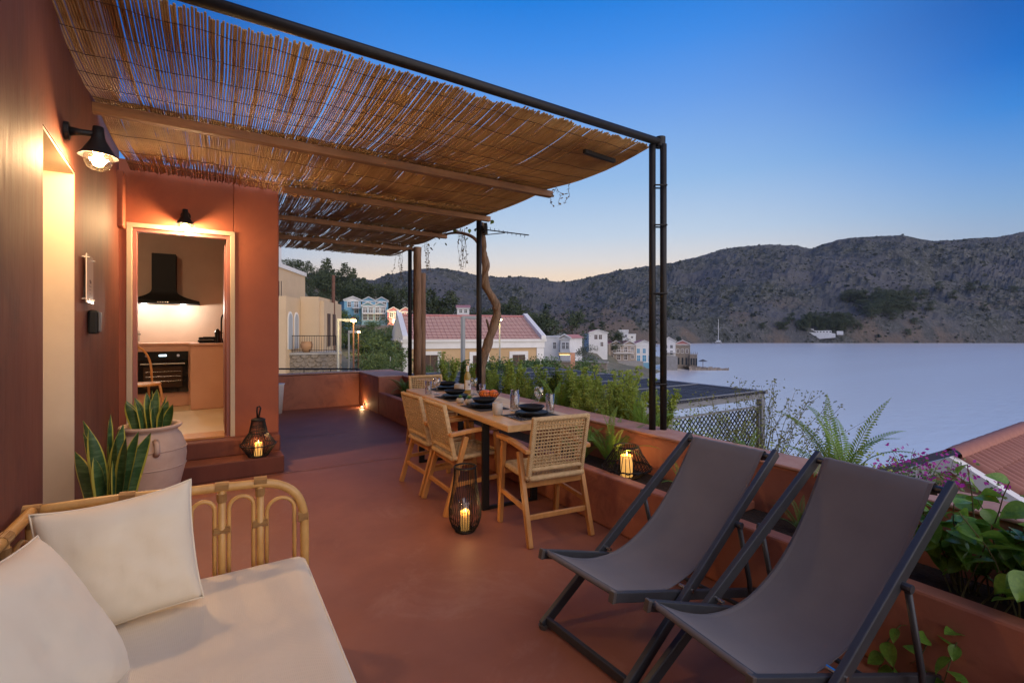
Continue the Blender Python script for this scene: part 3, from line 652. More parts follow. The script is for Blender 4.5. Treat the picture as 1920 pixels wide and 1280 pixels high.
# ================================================================== lanterns
def candle(t, z, r, h, power, loc):
    c = MB().lathe([(0, 0), (r, 0), (r, h), (r*.8, h-.006), (0, h-.01)], 20, (0, 0, z)).build('candle', candle_m, t, smooth=True)
    MB().lathe([(0, 0), (.005, .006), (.006, .014), (.002, .028), (0, .034)], 10, (0, 0, z+h-.006)).build('flame', flame_m, c, smooth=True)
    lamp('candle_light', (loc[0], loc[1], loc[2]+z+h+.03), power, (1, .55, .2), .015)
def cage(t, prof, n, r=.0028, m_=None):
    for i in range(n):
        a = 2*PI*i/n; MB().tube([(q*math.cos(a), q*math.sin(a), z) for q, z in prof], r, 5).build('wire', m_ or black_m, t)
def ring(t, q, z, r=.004): MB().tube([(q*math.cos(a), q*math.sin(a), z) for a in [2*PI*i/36 for i in range(36)]], r, 6, closed=True).build('ring', black_m, t, smooth=True)
loc = (1.56, 3.14, 0)
tl = thing('tall_lantern', 'tall black wire lantern with a lit candle standing on the floor', 'lantern', loc)
cage(tl, [(.07, .006), (.095, .04), (.115, .10), (.117, .17), (.10, .26), (.084, .36), (.078, .462)], 40, .0024)
ring(tl, .07, .006, .005); ring(tl, .078, .465, .007); MB().lathe([(0, .0), (.07, .0), (.07, .006), (0, .006)], 28).build('base', black_m, tl)
MB().lathe([(.05, .007), (.05, .22), (.048, .22), (.048, .007)], 24).build('glass_cylinder', glass_m, tl, smooth=True)
candle(tl, .008, .034, .135, 1.6, loc)
loc = (.40, 5.535, .173)
sl_ = thing('pagoda_lantern', 'black rattan lantern with a looped handle and candle on the step', 'lantern', loc)
cage(sl_, [(.09, .005), (.10, .02), (.165, .12), (.155, .135), (.085, .24), (.06, .36)], 34, .0035)
ring(sl_, .09, .005, .006); ring(sl_, .165, .122, .006); ring(sl_, .085, .24, .005); ring(sl_, .06, .30, .005)
MB().lathe([(0, .36), (.066, .36), (.066, .375), (.03, .39), (0, .39)], 24).build('cap', black_m, sl_, smooth=True); MB().lathe([(0, 0), (.09, 0), (.09, .005), (0, .006)], 24).build('base', black_m, sl_)
MB().tube([(-.005, 0, .385), (-.012, 0, .46), (-.008, 0, .498), (.012, 0, .505), (.022, 0, .485), (.012, 0, .44), (.006, 0, .385)], .008, 8).build('handle', black_m, sl_, smooth=True)
candle(sl_, .007, .036, .13, .9, loc)
loc = (2.70, 2.66, .331)
pl_ = thing('planter_lantern', 'wide black wire lantern with a candle sitting in the planter', 'lantern', loc)
cage(pl_, [(.09, .005), (.12, .02), (.185, .075), (.17, .10), (.11, .19), (.09, .235)], 34, .003)
ring(pl_, .09, .005, .005); ring(pl_, .185, .077, .005); ring(pl_, .09, .235, .005); MB().lathe([(0, 0), (.09, 0), (.09, .005), (0, .006)], 24).build('base', black_m, pl_)
MB().tube([(.186*math.cos(a), .186*math.sin(a), .075+.008*math.sin(17*a)) for a in [2*PI*i/136 for i in range(136)]], .004, 5, closed=True).build('scalloped_ring', black_m, pl_)
candle(pl_, .007, .045, .16, .8, loc)
# ================================================================== deck chairs
def deck_chair(loc, yaw, Lr, al, W_, fz, fx, label):
    t = thing('deck_chair', label, 'deck chair', loc, yaw, 'grey sling deck chairs')
    h = W_/2; T = (Lr*math.cos(al), Lr*math.sin(al)); bx = 1.16
    A = lambda u: (T[0]*u, T[1]*u)
    for s in (1, -1):
        MB().bar((-.01, s*h, -.006+.02), (T[0]*1.03, s*h, T[1]*1.03+.02), .026, .05).build('long_rail', alu_m, t, bevel=.004)
        MB().bar((fx-.03, s*(h-.035), fz+.012), (bx, s*(h-.035), .035), .024, .042).build('seat_rail', alu_m, t, bevel=.004)
        MB().bar((fx-.045, s*(h-.035), fz+.016), (fx-.028, s*(h-.035), fz+.012), .027, .046).build('end_cap', cap_pl, t, bevel=.003)
        MB().lathe([(.02, 0), (.024, .02)], 12, (-.004, s*h, .0)).build('foot', cap_pl, t)
        u = .66; p = A(u)
        MB().tube([(p[0]+.012, s*(h+.028), p[1]+.005), (p[0]+.10, s*(h+.03), .21), (p[0]+.13, s*(h+.026), .05)], .012, 8).build('prop_leg', alu_m, t, smooth=True)
        MB().tube([(p[0]+.012, s*(h-.01), p[1]+.01), (p[0]+.012, s*(h+.043), p[1]+.01)], .016, 10).build('pivot', alu_m, t)
        c_ = .36*T[0]; MB().tube([(c_, s*(h-.05), c_*T[1]/T[0]+.02), (c_, s*(h+.018), c_*T[1]/T[0]+.02)], .009, 8).build('pivot_bolt', steel_m, t)
    MB().tube([(T[0]*1.0, -h, T[1]+.02), (T[0]*1.0, h, T[1]+.02)], .015, 10).build('top_bar', alu_m, t)
    MB().tube([(fx-.005, -h+.035, fz+.012), (fx-.005, h-.035, fz+.012)], .014, 10).build('front_bar', alu_m, t)
    MB().bar((.015, -h, .035), (.015, h, .035), .022, .04).build('foot_bar', alu_m, t, bevel=.004)
    MB().tube([(bx-.01, -h+.035, .035), (bx-.01, h-.035, .035)], .013, 10).build('back_bar', alu_m, t)
    MB().tube([(A(.66)[0]+.13, -h-.026, .05), (A(.66)[0]+.13, h+.026, .05)], .011, 8).build('prop_bar', alu_m, t)
    P = [(fx-.012, fz+.028), (.40, .15), (.74, .31), (T[0]-.012, T[1]+.038)]
    rows = []; n = 34
    for i in range(n+1):
        v = i/n; w = [(1-v)**3, 3*v*(1-v)**2, 3*v*v*(1-v), v**3]; x = sum(a*p[0] for a, p in zip(w, P)); z = sum(a*p[1] for a, p in zip(w, P)); row = []
        pinch = 1-.10*math.sin(PI*v)**1.0
        hw = (h-.045)*pinch
        for j in range(17):
            y = -1+2*j/16
            row.append((x, y*hw, z-.03*math.sin(PI*v)*(1-y*y)+.006*math.sin(PI*v)*fbm(x*3, y*1.6, W_)+.0035*math.sin(y*26+v*3)*(max(0, v-.85)+max(0, .1-v))*4))
        rows.append(row)
    # hems wrapped over the bars
    x, z = T; first = rows[0]; last = rows[-1]
    rows.insert(0, [(p[0]-.012, p[1], p[2]-.016) for p in first]); rows.append([(p[0]+.014, p[1], p[2]+.006) for p in last]); rows.append([(p[0]+.03, p[1], p[2]-.006) for p in last]); rows.append([(p[0]+.03, p[1], p[2]-.05) for p in last])
    sl_o = None
    for j0, j1 in ((0, 1), (15, 16)):                                         # stitched side hems
        e0 = [(q[j0][0]-.002, q[j0][1], q[j0][2]+.003) for q in rows[2:-3]]; e1 = [(q[j1][0]-.002, q[j0][1]*.45+q[j1][1]*.55, q[j1][2]+.003) for q in rows[2:-3]]
        MB().grid([e0, e1] if j0 == 0 else [e0, e1]).build('side_hem', sling_m, t, smooth=True)
    o = MB().grid(rows).build('sling', sling_m, t, smooth=True); sol = o.modifiers.new('Solidify', 'SOLIDIFY'); sol.thickness = .002
    return t
deck_chair((1.389, 1.645, 0), .05, 1.373, .58, .525, .372, -.005, 'grey sling deck chair nearer the dining table')
deck_chair((1.415, 1.075, 0), -.115, 1.342, .635, .525, .372, .03, 'grey sling deck chair in front, nearest the trailing vine')
# ================================================================== daybed
DB = .45; bx0, bx1, by0, by1 = -.50, .36, -.2, 2.35
db = thing('rattan_daybed', 'rattan daybed with an arched cane end and a cream mattress', 'daybed', (0, 1.2, 0))
m = MB(); rows = []
nx, ny = 26, 60
for j in range(ny+1):
    y = by0+(by1-by0)*j/ny; row = []
    for i in range(nx+1):
        x = bx0+(bx1-bx0)*i/nx; e = min(1, min(x-bx0, bx1-x)/.05, ); e2 = min(1, (by1-y)/.05); k = (1-(1-max(0, e))**2)**.5; k2 = (1-(1-max(0, e2))**2)**.5
        row.append((x, y, DB-.035+.035*min(k, k2)+.006*fbm(x*1.6, y*1.6)*min(k, k2)-.016*math.exp(-((x+.12)**2+(y-1.95)**2)/.05)))
    rows.append(row)
m.grid(rows)
edge = [rows[-1], [(p[0], p[1]+.004, DB-.09) for p in rows[-1]], [(p[0], p[1]-.004, DB-.15) for p in rows[-1]]]; m.grid(edge)
side = [r_[-1] for r_ in rows]; m.grid([[(p[0]-.004, p[1], DB-.15) for p in side], [(p[0]+.004, p[1], DB-.09) for p in side], side])
local(m, db, 'mattress', mattress_m, smooth=True)
pip = MB().tube([(bx1-.006, y, DB-.028) for y in [by0+(by1-by0)*i/30 for i in range(30)]]+[(bx1-.012, by1-.012, DB-.026)]+[(bx1-(bx1-bx0)*i/14, by1-.006, DB-.028) for i in range(1, 15)], .0045, 5)
local(pip, db, 'piping', linen_m, smooth=True)
local(MB().box(bx0, bx1-.01, by0, by1-.01, .25, DB-.151), db, 'base_frame', rattan_m)
EY = by1+.035
def rz_at(x): return .775-.04*((x-.1))                         # top rail height along the arched end
R_ = .019
top = [(-.55, EY, .80), (-.3, EY, .80), (-.1, EY, .79), (.1, EY, .782), (.2, EY, .775), (.27, EY, .752), (.325, EY, .705), (.355, EY, .63), (.362, EY, .54), (.362, EY, .2), (.362, EY, 0)]
def smoothpath(p, k=4):
    out = []; n = len(p)
    for i in range(n-1):
        p0, p1, p2, p3 = [Vector(p[max(0, min(n-1, i+j))]) for j in (-1, 0, 1, 2)]
        for s in range(k):
            t = s/k; out.append(.5*((2*p1)+(-p0+p2)*t+(2*p0-5*p1+4*p2-p3)*t*t+(-p0+3*p1-3*p2+p3)*t**3))
    out.append(Vector(p[-1])); return out
local(MB().tube(smoothpath(top), R_, 12), db, 'end_rail', rattan_m, smooth=True)
for x in (-.55, -.28, -.10, .035, .18):
    zt = .80 if x < -.2 else .785
    local(MB().tube([(x, EY, .2), (x, EY, zt)], .015 if x > -.5 else .019, 10), db, 'end_post', rattan_m, smooth=True)
    local(MB().lathe([(.0195, -.06), (.0195, -.026)], 12, (x, EY, zt)), db, 'binding', binding_m)
    local(MB().tube([(x-.025, EY, zt+.004), (x+.025, EY, zt+.002)], .0212, 12), db, 'binding', binding_m)
    if x > -.5: local(MB().tube([(x-.028, EY-.004, .60), (x+.028, EY-.004, .60), (x+.028, EY+.004, .615), (x-.028, EY+.004, .615)], .014, 6, closed=True), db, 'binding', binding_m)
for xa, xb in ((-.28, -.10), (-.10, .035), (.035, .18), (.18, .345), (-.55, -.28)):
    a, b = xa+.026, xb-.026; c_ = (a+b)/2; r = (b-a)/2; zt = .735-r if xb < .3 else .70-r
    pts = [(a, EY, .25), (a, EY, zt)]+[(c_-r*math.cos(q), EY, zt+r*math.sin(q)) for q in [PI*i/12 for i in range(1, 12)]]+[(b, EY, zt), (b, EY, .25)]
    local(MB().tube(pts, .0085, 8), db, 'arch_cane', rattan_m, smooth=True)
local(MB().tube([(.335, EY, .60), (.375, EY, .60)], .024, 10), db, 'binding', binding_m)
BX = -.55
local(MB().tube([(BX, y, .80) for y in (by0, .5, 1.2, 1.8, EY)], .019, 12), db, 'back_rail', rattan_m, smooth=True)
for y in (.6, 1.0, 1.4, 1.8, 2.1):
    local(MB().tube([(BX, y, .2), (BX, y, .80)], .015, 10), db, 'back_post', rattan_m, smooth=True)
    local(MB().lathe([(.0195, -.06), (.0195, -.026)], 12, (BX, y, .80)), db, 'binding', binding_m)
    local(MB().tube([(BX, y-.03, .80), (BX, y+.03, .80)], .0212, 12), db, 'binding', binding_m)
for ya, yb in ((.6, 1.0), (1.0, 1.4), (1.4, 1.8), (1.8, 2.1), (2.1, EY)):
    a, b = ya+.026, yb-.026; c_ = (a+b)/2; r = (b-a)/2; zt = .735-r
    pts = [(BX, a, .25), (BX, a, zt)]+[(BX, c_-r*math.cos(q), zt+r*math.sin(q)) for q in [PI*i/12 for i in range(1, 12)]]+[(BX, b, zt), (BX, b, .25)]
    local(MB().tube(pts, .0085, 8), db, 'arch_cane', rattan_m, smooth=True)
for x, y in ((-.5, by0+.05), (.33, by0+.05), (-.5, by1-.1)): local(MB().tube([(x, y, 0), (x, y, .26)], .022, 10), db, 'leg', rattan_m)
def pillow(name, w, h, th, M, label, seed, pinch=.10):
    n = 30; m = MB()
    def pt(u, v, s):
        e = (1-abs(u)**3.2)*(1-abs(v)**3.2); t = max(0, e)**.62
        cu = 1-pinch*(1-abs(v)**2.5*1)*abs(u)**6*.6; cv = 1-pinch*(1-abs(u)**2.5)*abs(v)**6*.6
        wr = (.007*fbm(u*2.2+seed, v*2.2, s)-.004*abs(fbm(u*2.1+seed, v*1.6+u*1.5, s+3, 3)))*t+.012*math.sin(9*u+4*v+seed)*math.exp(-((1-abs(u))**2+(1-abs(v))**2)*4)*t
        sag = -.05*h*(1-u*u)*(v > 0)*v**3
        return Vector((u*w/2*cu, (s*t*th/2)+s*wr*1.2, v*h/2*cv+sag*.5))
    fr = [[pt(-1+2*i/n, -1+2*j/n, -1) for i in range(n+1)] for j in range(n+1)]
    bk = [[pt(1-2*i/n, -1+2*j/n, 1) for i in range(n+1)] for j in range(n+1)]
    m.grid(fr); m.grid(bk)
    me = m.mesh(name, linen_m, True); o = link(name, me); o.matrix_world = M
    bm_ = bmesh.new(); bm_.from_mesh(me); bmesh.ops.remove_doubles(bm_, verts=bm_.verts, dist=.0005); bm_.to_mesh(me); bm_.free(); me.shade_smooth()
    tag(o, label, 'pillow', 'cream pillows on the daybed')
    s = MB(); pts = [pt(-1+2*i/n, -1, 1) for i in range(n)]+[pt(1, -1+2*i/n, 1) for i in range(n)]+[pt(1-2*i/n, 1, 1) for i in range(n)]+[pt(-1, 1-2*i/n, 1) for i in range(n)]
    p = s.tube(pts, .0035, 5, closed=True).build('seam', linen_m, o, smooth=True); return o
def pose(loc, rz, lean, roll=0): return Matrix.Translation(loc) @ Matrix.Rotation(rz, 4, 'Z') @ Matrix.Rotation(lean, 4, 'X') @ Matrix.Rotation(roll, 4, 'Y')
pillow('pillow', .44, .43, .17, pose((-.265, 2.13, .66), .12, -.24, -.07), 'square cream pillow leaning on the arched rattan end', 1)
pillow('pillow', .52, .50, .20, pose((-.41, 1.66, .645), PI/2-.30, -.55, .08), 'plump cream pillow lying against the back of the daybed', 2)
pillow('pillow', .5, .46, .18, pose((-.40, 1.04, .60), PI/2-.2, -.6, 0), 'cream pillow cut off at the corner of the picture', 3)
# ================================================================== potted snake plants
snake_in = mat('snake_leaf', (.035, .085, .025), (.09, .16, .06), rough=.38, scale=9, stretch=(1, 1, 5), ramp=(.45, .6)); snake_out = mat('snake_leaf_edge', (.50, .42, .06), (.38, .36, .06), rough=.4, scale=6)
def snake_leaf(h, w, seed, lean):
    m = MB(); r = random.Random(seed); n = 12; tw = r.uniform(-.7, .7); rows = []
    for i in range(n+1):
        u = i/n; ww = w*(.55+.9*u-1.45*u**3.2)*.5 if u < 1 else .0005; ww = max(ww, .0006); a = tw*u; z = h*u; off = lean*u*u*h; row = []
        for k in (-1, -.78, 0, .78, 1): row.append((off+ww*k*math.cos(a)-.25*ww*(1-k*k)*math.sin(a), ww*k*math.sin(a)+.35*ww*(1-k*k), z))
        rows.append(row)
    base = 0
    for r_ in rows: m.v += r_
    for i in range(n):
        for k in range(4):
            m.cur = 1 if k in (0, 3) else 0; m.face(i*5+k, i*5+k+1, (i+1)*5+k+1, (i+1)*5+k)
    return m
def snake_plant(t, z, n, hmin, hmax, rad, seed):
    r = random.Random(seed)
    for i in range(n):
        a = 2*PI*i/n+r.uniform(-.4, .4); q = rad*r.uniform(.15, 1); h = r.uniform(hmin, hmax)*(1.05-.35*q/rad)
        snake_leaf(h, r.uniform(.075, .105), seed*50+i, r.uniform(.0, .12)+.22*q/rad).build('leaf', [snake_in, snake_out], t, smooth=True, loc=(q*math.cos(a), q*math.sin(a), z), rot=(0, 0, a))
pt_ = thing('potted_snake_plant', 'snake plant in a big round pale terracotta jar beside the steps', 'potted plant', (-.42, 4.86, 0))
MB().lathe([(0, 0), (.13, 0), (.15, .02), (.19, .16), (.232, .34), (.242, .44), (.235, .52), (.205, .60), (.178, .635), (.18, .65), (.205, .665), (.212, .68), (.205, .692), (.175, .688), (.165, .66), (.16, .63), (0, .63)], 48).build('jar', pot_m, pt_, smooth=True)
for z, r in ((.36, .236), (.50, .24)): MB().tube([(r*math.cos(a), r*math.sin(a), z) for a in [2*PI*i/48 for i in range(48)]], .005, 5, closed=True).build('rib', pot_m, pt_, smooth=True)
for a in (-1.35, 1.9): MB().tube([(.215*math.cos(a), .215*math.sin(a), .585), (.27*math.cos(a), .27*math.sin(a), .565), (.275*math.cos(a), .275*math.sin(a), .52), (.238*math.cos(a), .238*math.sin(a), .485)], [.022, .018, .018, .024], 10).build('handle', pot_m, pt_, smooth=True)
MB().lathe([(0, .001), (.163, 0)], 30, (0, 0, .645)).build('soil', soil_m, pt_); snake_plant(pt_, .64, 18, .24, .36, .11, 3)
p2 = thing('potted_snake_plant', 'snake plant in front of the terracotta jar, behind the pillow', 'potted plant', (-.46, 3.30, 0))
MB().lathe([(0, 0), (.10, 0), (.13, .3), (.14, .52), (.15, .55), (.13, .555), (.12, .52), (0, .52)], 32).build('pot', pot_m, p2, smooth=True); snake_plant(p2, .52, 16, .36, .50, .10, 5)
def ordinal(n):
    w = 'first second third fourth fifth sixth seventh eighth ninth tenth eleventh twelfth thirteenth fourteenth fifteenth sixteenth seventeenth eighteenth nineteenth twentieth'.split()
    return w[n-1] if n <= 20 else 'twenty-'+w[n-21] if n < 30 else 'thirtieth'
# ================================================================== plants round the terrace
fern_m = mat('fern_green', (.25, .41, .06), (.15, .28, .04), rough=.5, scale=5, transl=.3, c3=(.28, .38, .06))
fern_d = mat('fern_dark', (.14, .24, .045), (.08, .15, .03), rough=.5, scale=5, transl=.25)
feath_m = mat('feathery_green', (.40, .48, .07), (.23, .32, .05), rough=.55, scale=4, transl=.35, c3=(.38, .42, .08))
vine_m = mat('vine_leaf', (.22, .42, .06), (.12, .27, .04), rough=.32, scale=9, transl=.25, bump=.15, bscale=30, bdist=.004, c3=(.19, .34, .05))
shrub_m = mat('shrub_green', (.13, .21, .045), (.07, .12, .03), rough=.55, scale=2.5, transl=.2, c3=(.2, .27, .06))
stem_m = mat('green_stem', (.14, .13, .05), (.09, .08, .03), rough=.7, scale=20)
bougain_m = mat('bougainvillea', (.48, .03, .36), (.36, .02, .30), rough=.6, scale=30, transl=.3)
def frond_mesh(name, m_, seed, n=26, width=.13, droop=1.0):
    """unit-length frond rising along +z and arching over to +x"""
    r = random.Random(seed); m = MB(); pts = []
    for i in range(n+1):
        u = i/n; a = 1.35-droop*1.5*u**1.6
        pts.append(Vector((0, 0, 0)) if i == 0 else pts[-1]+Vector((math.cos(a), .02*math.sin(i*.3+seed), math.sin(a)))/n)
    m.tube(pts[::2]+[pts[-1]], [.006*(1-.8*i/(n/2+1)) for i in range(len(pts[::2])+1)], 4)
    for i in range(2, n+1):
        u = i/n; w = width*(math.sin(PI*min(1, u*1.02))**.6)*(1.12-.55*u)*r.uniform(.85, 1.1); t = (pts[i]-pts[i-1]).normalized()
        for s in (-1, 1):
            side = Vector((0, s, 0)); d = (side*.95+t*.32+Vector((0, 0, -.12))).normalized(); p = pts[i]; h = t*(.42/n)
            m.quad(p-h, p+d*w*.55-h*.9, p+d*w, p+d*w*.5+h*1.0)
    return m.mesh(name, m_)
FR = [frond_mesh('frond', fern_m, i, 40, .095, d) for i, d in enumerate((.5, .8, 1.1))]; FD = [frond_mesh('frond', fern_d, 9+i, 34, .11, d) for i, d in enumerate((.8, 1.1, 1.4))]
def fern(label, loc, n, lmin, lmax, seed, ms=None, lean=None):
    t = thing('fern', label, 'fern', loc); r = random.Random(seed)
    MB().lathe([(.03, -.03), (.02, .03), (0, .05)], 8).build('crown_base', stem_m, t)
    for i in range(n):
        a = 2*PI*i/n+r.uniform(-.35, .35); l = r.uniform(lmin, lmax)
        o = link('frond', r.choice(ms or FR), t, (0, 0, 0), (r.uniform(-.25, .25), r.uniform(-.35, .45), a), (l, l*r.uniform(.8, 1.1), l))
    return t
fern('big sword fern rising above the parapet between the deck chairs and the sea', (3.34, 1.44, .40), 17, .46, .74, 2)
fern('bushy fern in the planter behind the wide wire lantern', (2.78, 2.92, .33), 20, .40, .6, 3)
fern('low fern in the planter beside the near head chair', (2.72, 3.2, .33), 16, .3, .45, 4, FR)
fern('fern leaning over the parapet by the black pipe posts', (3.28, 3.05, .44), 16, .4, .6, 5)
fern('small fern showing over the parapet behind the farther deck chair', (3.3, 2.05, .45), 10, .22, .36, 6)
fern('dark fern at the far end of the planter by the timber posts', (2.75, 7.75, .33), 18, .35, .55, 7, FD)
fern('dark fern in the planter beyond the far head chair', (2.8, 7.05, .33), 14, .3, .45, 8, FD)
fern('lone fern frond clump in the planter left of the farther deck chair', (2.74, 2.18, .33), 6, .22, .34, 9)
fern('fern half hidden in the planter behind the two deck chairs', (2.75, 1.40, .33), 12, .16, .26, 10, FD)
fern('pale fern arching over the table edge from the parapet', (3.28, 4.35, .5), 11, .4, .58, 11)
fern('shaded fern in the planter behind the nearer deck chair', (2.78, 1.10, .33), 10, .14, .22, 12, FD)
# outer ledge that carries the plants beyond the parapet
tag(MB().box(3.18, 3.95, -3, 8.6, -3.2, .36).build('garden_ledge', soil_m), kind='structure')
# feathery upright plants beyond the parapet
def feathery(name, seed, h=1.0, n=9, m_=None):
    r = random.Random(seed); st = MB(); lf = MB()
    for s in range(n):
        a = r.uniform(0, 2*PI); ln = h*r.uniform(.6, 1.0); lean = r.uniform(.05, .38); p = Vector((.05*math.cos(a), .05*math.sin(a), 0)); pts = [p.copy()]; k = 15
        for i in range(k):
            u = i/k; p = p+Vector((math.cos(a)*lean*(.4+u), math.sin(a)*lean*(.4+u), 1))*(ln/k)+Vector((r.uniform(-.008, .008), r.uniform(-.008, .008), 0)); pts.append(p.copy())
            if u > .18:
                for b in range(5):
                    ba = r.uniform(0, 2*PI); bl = .13*h*(1-.62*u)*r.uniform(.6, 1.2); d = Vector((math.cos(ba), math.sin(ba), r.uniform(.1, .9))).normalized(); e = d.orthogonal().normalized()
                    f_ = d.cross(e)
                    for q in range(6):
                        c_ = p+d*bl*(q+1)/6; ll = .044*h*r.uniform(.7, 1.3)*(1.1-.6*q/6); dd = (d*.6+e*r.uniform(-1, 1)+f_*r.uniform(-1, 1)).normalized(); ww = dd.orthogonal().normalized()*ll*.22
                        lf.quad(c_, c_+dd*ll*.5+ww*1.25, c_+dd*ll, c_+dd*ll*.5-ww*1.25)
        st.tube(pts[::3]+[pts[-1]], [.006*h*(1-.12*i) for i in range(len(pts[::3])+1)], 4)
    return st.mesh('stems', stem_m), lf.mesh('foliage', m_ or feath_m)
FE = [feathery('f', i, 1.0, 9) for i in range(3)]+[feathery('f', 9, 1.0, 8, shrub_m)]
spotsF = [(3.5, 3.35, .62, 0), (3.75, 3.75, .72, 1), (3.45, 4.05, .58, 2), (3.8, 4.45, .70, 0), (3.5, 4.85, .60, 3), (3.8, 5.2, .66, 1), (3.5, 5.55, .55, 2), (3.75, 5.95, .70, 0), (3.5, 6.4, .6, 3), (3.8, 6.8, .62, 1), (3.5, 7.2, .6, 3), (3.6, 7.9, .7, 2), (3.85, 3.3, .6, 2), (3.35, 4.7, .45, 1), (3.4, 3.7, .55, 0), (3.62, 4.2, .66, 1), (3.66, 4.62, .6, 2), (3.4, 5.2, .5, 0), (3.62, 5.4, .6, 1), (3.62, 6.1, .6, 2), (3.85, 4.85, .66, 0), (3.36, 6.05, .5, 1), (3.85, 4.1, .62, 2), (3.4, 3.15, .42, 1), (3.3, 3.55, .5, 2), (3.32, 3.9, .5, 0), (3.34, 4.35, .52, 1), (3.5, 6.75, .62, 0)]
for i, (x, y, h, k) in enumerate(spotsF):
    t = thing('feathery_shrub', 'feathery yellow green shrub beyond the parapet behind the table, '+ordinal(sorted(range(len(spotsF)), key=lambda q: spotsF[q][0]/spotsF[q][1]).index(i)+1)+' from the left', 'shrub', (x, y, .355), rnd.uniform(0, 6), 'feathery shrubs beyond the parapet', h*1.0)
    link('stems', FE[k][0], t); o = link('foliage', FE[k][1], t); o['kind'] = 'stuff'
# sparse airy bush by the neighbour's pergola
def airy(label, loc, h, w, n, seed, lm, lsz=.016, flower=None):
    r = random.Random(seed); st = MB(); lf = MB(); fl = MB()
    for s in range(n):
        a = r.uniform(0, 2*PI); p = Vector((r.uniform(-.1, .1), r.uniform(-.1, .1), 0)); d = Vector((math.cos(a)*w, math.sin(a)*w, h)).normalized(); pts = [p.copy()]
        for i in range(12):
            d = (d+Vector((r.uniform(-.22, .22), r.uniform(-.22, .22), r.uniform(-.2, .16)))).normalized(); p = p+d*h/11*r.uniform(.7, 1.15); pts.append(p.copy())
            for q in range(5):
                c_ = p+Vector((r.gauss(0, .035), r.gauss(0, .035), r.gauss(0, .03))); e = Vector((r.uniform(-1, 1), r.uniform(-1, 1), r.uniform(-.6, 1))).normalized(); ww = e.orthogonal().normalized()*lsz*.35
                (fl if flower and i > 8 and r.random() < .75 else lf).quad(c_, c_+e*lsz*.5+ww, c_+e*lsz, c_+e*lsz*.5-ww)
        st.tube(pts, [.005*(1-.06*i) for i in range(13)], 4)
    t = thing('airy_bush', label, 'bush', loc); st.build('twigs', stem_m, t); o = lf.build('foliage', lm, t); o['kind'] = 'stuff'
    if flower: o = fl.build('blossoms', flower, t); o['kind'] = 'stuff'
    return t
airy_m = mat('airy_leaf', (.20, .20, .05), (.12, .14, .035), rough=.6, scale=12, transl=.3)
airy('sparse twiggy bush spreading past the post of the neighbour pergola', (5.1, 2.95, -.35), 1.25, .55, 46, 1, airy_m, .03)
airy('thin green bush growing in front of the lattice panel', (5.0, 3.75, -.5), 1.05, .5, 40, 2, feath_m, .03)
airy('low leafy bush between the lattice and the big fern', (4.3, 2.1, -.2), .75, .6, 40, 3, feath_m, .026)
airy('pink bougainvillea left of the white gable', (4.9, 1.98, -.16), .52, .4, 20, 4, shrub_m, .032, bougain_m)
airy('larger pink bougainvillea in front of the white gable', (5.05, 1.50, -.16), .60, .4, 24, 5, shrub_m, .034, bougain_m)
def dry_leaf(seed):
    m = MB(); rows = []
    for i in range(6):
        u = i/5; w = max(.01, .4*math.sin(PI*u**.8)); rows.append([(u, w*k, -.25*u*u+.25*abs(w*k)+.03*math.sin(9*u+seed)) for k in (-1, 0, 1)])
    return m.grid(rows).mesh('leaf', shrub_m if seed else dry_m, True)
DL = [dry_leaf(0), dry_leaf(1)]
# vine trunk climbing to the eave
vt = thing('vine_trunk', 'twisted old vine trunk climbing behind the thin black post', 'vine', (3.3, 5.85, -1))
path = [(3.22, 5.98, -1), (3.22, 5.98, .5), (3.24, 6.0, .95), (3.32, 5.95, 1.30), (3.44, 5.92, 1.62), (3.40, 5.9, 1.85), (3.27, 5.92, 2.08), (3.24, 5.9, 2.35), (3.19, 5.85, 2.65), (3.12, 5.8, 2.92)]
sp = smoothpath(path, 7)
local(MB().tube(sp, [.074-.036*i/len(sp)+.016*fbm(i*.6, 2) for i in range(len(sp))], 14), vt, 'trunk', bark_m, smooth=True)
local(MB().tube(smoothpath([(3.2, 5.87, 2.55), (3.16, 6.1, 2.78), (3.12, 6.6, 2.93), (3.1, 7.4, 2.99)], 5), [.03-.001*i for i in range(16)], 8), vt, 'limb', bark_m, smooth=True)
local(MB().tube(smoothpath([(3.30, 5.95, 1.25), (3.42, 6.1, 1.45), (3.40, 6.15, 1.62)], 5), [.03-.0018*i for i in range(11)], 8), vt, 'limb', bark_m, smooth=True)
coil = [Vector(q)+Vector((math.cos(i*.42), math.sin(i*.42), 0))*(.062-.0004*i) for i, q in enumerate(sp[6:])]
local(MB().tube(coil, [.026+.008*fbm(i*.5, 5) for i in range(len(coil))], 8), vt, 'twisted_stem', bark_m, smooth=True)
for i in range(26):
    q = Vector((3.1+rnd.uniform(-.12, .16), 5.5+rnd.uniform(-.1, 2.6), 2.95+rnd.uniform(-.16, .10))); o = link('leaf', DL[i % 2], vt, q-vt.location, (rnd.uniform(-1, 1), rnd.uniform(-.4, 1.2), rnd.uniform(0, 6)), rnd.uniform(.05, .09))
# TV aerial fixed to the thin post
ae = thing('tv_aerial', 'small rod television aerial mounted high on the thin post', 'aerial', (3.10, 5.7, 2.82), -.55)
MB().tube([(-.03, 0, 0), (.62, 0, -.08)], .008, 6).build('boom', black_m, ae)
for i in range(9): x = .1+.058*i; MB().tube([(x, -.1+.004*i, -.012*i), (x, .1-.004*i, -.012*i)], .004, 5).build('element', black_m, ae)
MB().box(.02, .06, -.12, .12, -.05, .06).build('reflector', black_m, ae); MB().bar((0, 0, -.08), (.30, 0, -.05), .01, .01).build('brace', black_m, ae); MB().box(-.05, .0, -.03, .03, -.04, .04).build('clamp', black_m, ae)
